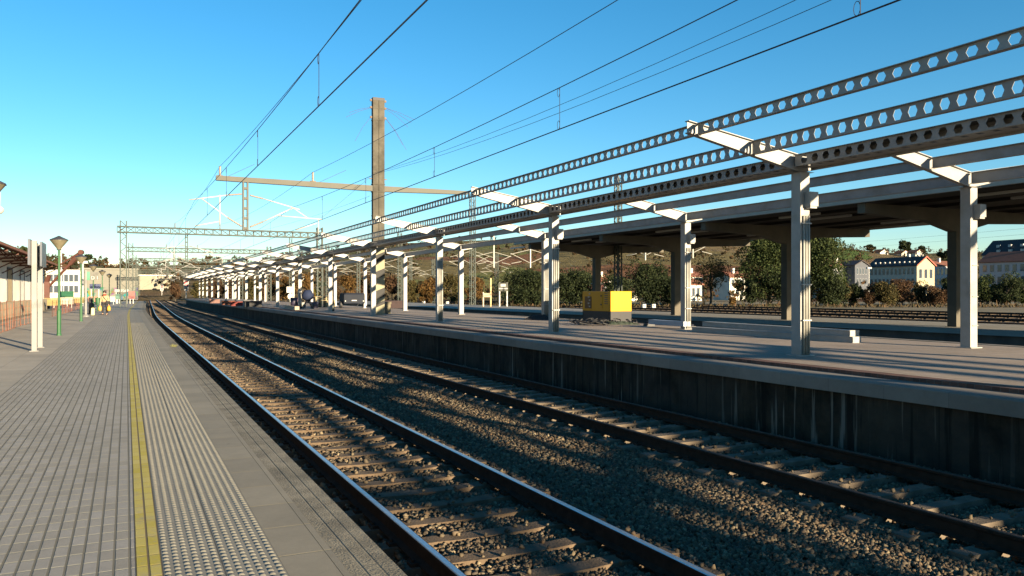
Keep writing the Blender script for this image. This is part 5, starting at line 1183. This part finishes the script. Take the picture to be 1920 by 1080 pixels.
for r in range(2):
    for k in range(6):
        y = t0+2+k*(t1-t0-4)/6+r*2; x = s0+1.6+r*3.0; z = c[2]+1.2+r*2.3; mb = MB(); mb.box(x-1.0,x+.1,y,y+1.3,z-.4,z+.7); mb.build('dormer', m_white, o)
c = at_d(1560, 500, 280); s0, t0 = c[0], c[1]; s1 = at_t(1600, 498, t0)[0]
house('town_house', s0, s1, t0, t0+10, -1, c[2], c[2]+2, 'house with red roof partly hidden right of the broad evergreen', m_wrend, m_tileroof, ridge='s', wing=(4,2))
c = at_d(1368, 519, 260); s0, t0 = c[0], c[1]; s1 = at_t(1397, 519, t0)[0]
house('town_house', s0, s1, t0, t0+8, -1, c[2], c[2]+1.6, 'small white house with red roof left of the tall evergreen', m_whitewall, m_tileroof, ridge='s', wing=(3,2))
c = at_d(1284, 533, 230); s0, t0 = c[0], c[1]; s1 = at_t(1316, 533, t0)[0]
house('town_house', s0, s1, t0, t0+8, -1, c[2], c[2]+1.5, 'white house behind bare branches right of the back column with pipes', m_whitewall, m_tileroof, ridge='s', wing=(3,1))
c = at_d(1288, 518, 270); s0, t0 = c[0], c[1]; s1 = at_t(1318, 518, t0)[0]
house('town_house', s0, s1, t0, t0+8, 0, c[2], c[2]+1.5, 'upper white house with small windows above the lower white house', m_whitewall, m_tileroof, ridge='s', wing=(4,2))
c = at_d(1155, 549, 225); s0, t0 = c[0], c[1]; s1 = at_t(1195, 549, t0)[0]
house('low_warehouse', at_d(1108,545,225)[0], s1, t0, t0+14, -1, at_d(1130,546,225)[2], at_d(1130,535,232)[2], 'low warehouse with a broad pinkish tiled roof behind the generator', m_whitewall, m_tileroof, ridge='s', wing=(5,1))
c = at_d(1124, 528, 300); s0, t0 = c[0], c[1]; s1 = at_t(1141, 528, t0)[0]
house('town_house', s0, s1, t0, t0+8, 0, c[2], c[2]+2.5, 'small house with red roof on the slope above the generator', m_wrend, m_tileroof, ridge='s', wing=(2,2))
for px, py, d, lab in [(1658,473,680,'white cottage on the ridge left of the large skyline tree'),(1698,475,680,'white cottage below the large skyline tree'),(1724,474,660,'cream cottage on the ridge right of the large skyline tree'),(1640,520,None,'')]:
    if d is None: continue
    c = at_d(px, py, d); house('cottage', c[0]-5, c[0]+5, c[1], c[1]+8, c[2]-7, c[2], c[2]+2.5, lab, m_whitewall, m_tileroof, ridge='t', wing=(2,1), chim=False)
# left background: white office block, grey warehouse with painted wall, skyline block
c = at_d(86, 508, 190); s0, t0 = c[0], c[1]; s1 = at_t(152, 508, t0)[0]
root = thing('office_block', ((s0+s1)/2, t0, 0), 'white flat roofed block with window bands behind the red crane', 'building')
mb = MB(); mb.box(s0, s1, t0, t0+14, -.5, c[2]); mb.build('wall', m_whitewall, root); mb = MB(); mb.box(s0-.2, s1+.2, t0-.2, t0+14.2, c[2]+.001, c[2]+.35); mb.build('parapet', m_white, root)
windows(root, lambda u,w,z: (u, t0-w, z), 6, 2, 1.0, c[2]-.3, s0+.5, s1-.5, .75, .6)
c = at_d(150, 505, 215); s0, t0 = c[0], c[1]; s1 = at_t(258, 505, t0)[0]
root = thing('warehouse', ((s0+s1)/2, t0, 0), 'long grey warehouse with a graffiti covered lower wall', 'building')
mb = MB(); mb.box(s0, s1, t0, t0+25, 3.0, c[2]); mb.build('wall', M('warehouse_grey', (.135,.13,.108), .9, .06, .3), root)
mb = MB(); mb.box(s0-.3, s1+.3, t0-.3, t0+25.3, c[2]+.001, c[2]+.4); mb.build('roof', M('warehouse_roof', (.16,.155,.13), .8, .06, .5), root)
def graffiti():
    m, t, b = mat_base('graffiti', .8); tc = nd(t, 'ShaderNodeTexCoord'); v = nd(t, 'ShaderNodeTexVoronoi'); v.inputs['Scale'].default_value = .9; t.links.new(tc.outputs['Object'], v.inputs['Vector'])
    n = nd(t, 'ShaderNodeTexNoise'); n.inputs['Scale'].default_value = .5; t.links.new(tc.outputs['Object'], n.inputs['Vector'])
    hs = nd(t, 'ShaderNodeHueSaturation'); hs.inputs['Saturation'].default_value = 1.1; hs.inputs['Value'].default_value = .14; t.links.new(v.outputs['Color'], hs.inputs['Color'])
    r = nd(t, 'ShaderNodeValToRGB'); r.color_ramp.elements[0].position = .45; r.color_ramp.elements[1].position = .6; t.links.new(n.outputs['Fac'], r.inputs['Fac'])
    mx = nd(t, 'ShaderNodeMixRGB'); mx.inputs['Color1'].default_value = (.12,.12,.10,1); t.links.new(r.outputs[0], mx.inputs['Fac']); t.links.new(hs.outputs[0], mx.inputs['Color2']); t.links.new(mx.outputs[0], b.inputs['Base Color']); return m
mb = MB(); mb.box(s0, s1, t0, t0+25, -.5, 2.999); mb.build('painted_wall', graffiti(), root)
c = at_d(262, 515, 260); s0, t0 = c[0], c[1]; s1 = at_t(332, 515, t0)[0]
root = thing('warehouse', ((s0+s1)/2, t0, 0), 'cream warehouse block behind the maze of gantries', 'building'); mb = MB(); mb.box(s0, s1, t0+20, t0+50, -.5, c[2]); mb.build('wall', M('cream_warehouse', (.20,.185,.14), .9, .07, .3), root)
mb = MB(); mb.box(s0-.3, s1+.3, t0+19.7, t0+50.3, c[2]+.001, c[2]+.4); mb.build('roof', m_whitewall, root)
for px, py, w, lab in [(212,488,20,'white block on the far left skyline'),(355,500,22,'cream building on the far hillside among the gantries')]:
    d = 900; c = at_d(px, py, d); wd = w*d/1500/2; root = thing('hill_building', (c[0], c[1], c[2]-8), lab, 'building', None); mb = MB(); mb.box(c[0]-wd, c[0]+wd, c[1], c[1]+10, c[2]-14, c[2]); mb.build('wall', m_whitewall, root); mb = MB(); mb.box(c[0]-wd*1.02, c[0]+wd*1.02, c[1]-.3, c[1]+10.3, c[2]+.01, c[2]+.6); mb.build('roof', m_white, root)
# green site fence, town clutter behind the far platform end
p = at_d(113, 552, 120); q = at_d(138, 552, 122); root = thing('site_hoarding', p, 'green mesh site hoarding behind the first lamp post', 'fence'); mb = MB(); mb.beam((p[0],p[1],1.1),(q[0],q[1],1.1),.05,1.3); mb.build('panel', M('hoarding_green', (.012,.07,.035), .8, .2, 3), root)
mb = MB(); mb.tube([(p[0],p[1],-.2),(p[0],p[1],1.8)], .05, 6); mb.tube([(q[0],q[1],-.2),(q[0],q[1],1.8)], .05, 6); mb.build('post', m_galv, root)
for px, py, w, h, col, lab in [(247, 553, 12, 14, (.65,.10,.07), 'red advertising board right of the gantry post'), (222, 556, 10, 9, (.03,.30,.20), 'teal board left of the gantry post'), (228, 545, 26, 5, (.72,.70,.64), 'white kiosk canopy behind the gantry post'), (178, 537, 20, 9, (.10,.15,.42), 'blue painted van body before the warehouse'), (276, 545, 16, 14, (.24,.10,.06), 'rust brown wagon at the vanishing point of the tracks')]:
    d = 112 if px != 276 else 420; a = at_d(px-w/2, py+h/2, d); c = at_d(px+w/2, py-h/2, d); root = thing('board' if 'board' in lab else ('rail_wagon' if 'wagon' in lab else ('kiosk' if 'kiosk' in lab else 'van')), a, lab, 'board' if 'board' in lab else ('wagon' if 'wagon' in lab else ('kiosk' if 'kiosk' in lab else 'van'))); mt = M('clutter_%d' % px, tuple(.25*v+.03 for v in col), .6, .12, 2)
    mb = MB(); mb.box(min(a[0],c[0]), max(a[0],c[0]), a[1], a[1]+1.2, a[2], c[2]); mb.build('panel', mt, root); mb = MB(); mb.box(min(a[0],c[0])+.15, min(a[0],c[0])+.27, a[1]+.2, a[1]+.4, -.5, a[2]-.001); mb.box(max(a[0],c[0])-.27, max(a[0],c[0])-.15, a[1]+.2, a[1]+.4, -.5, a[2]-.001); mb.build('support', m_galv, root)
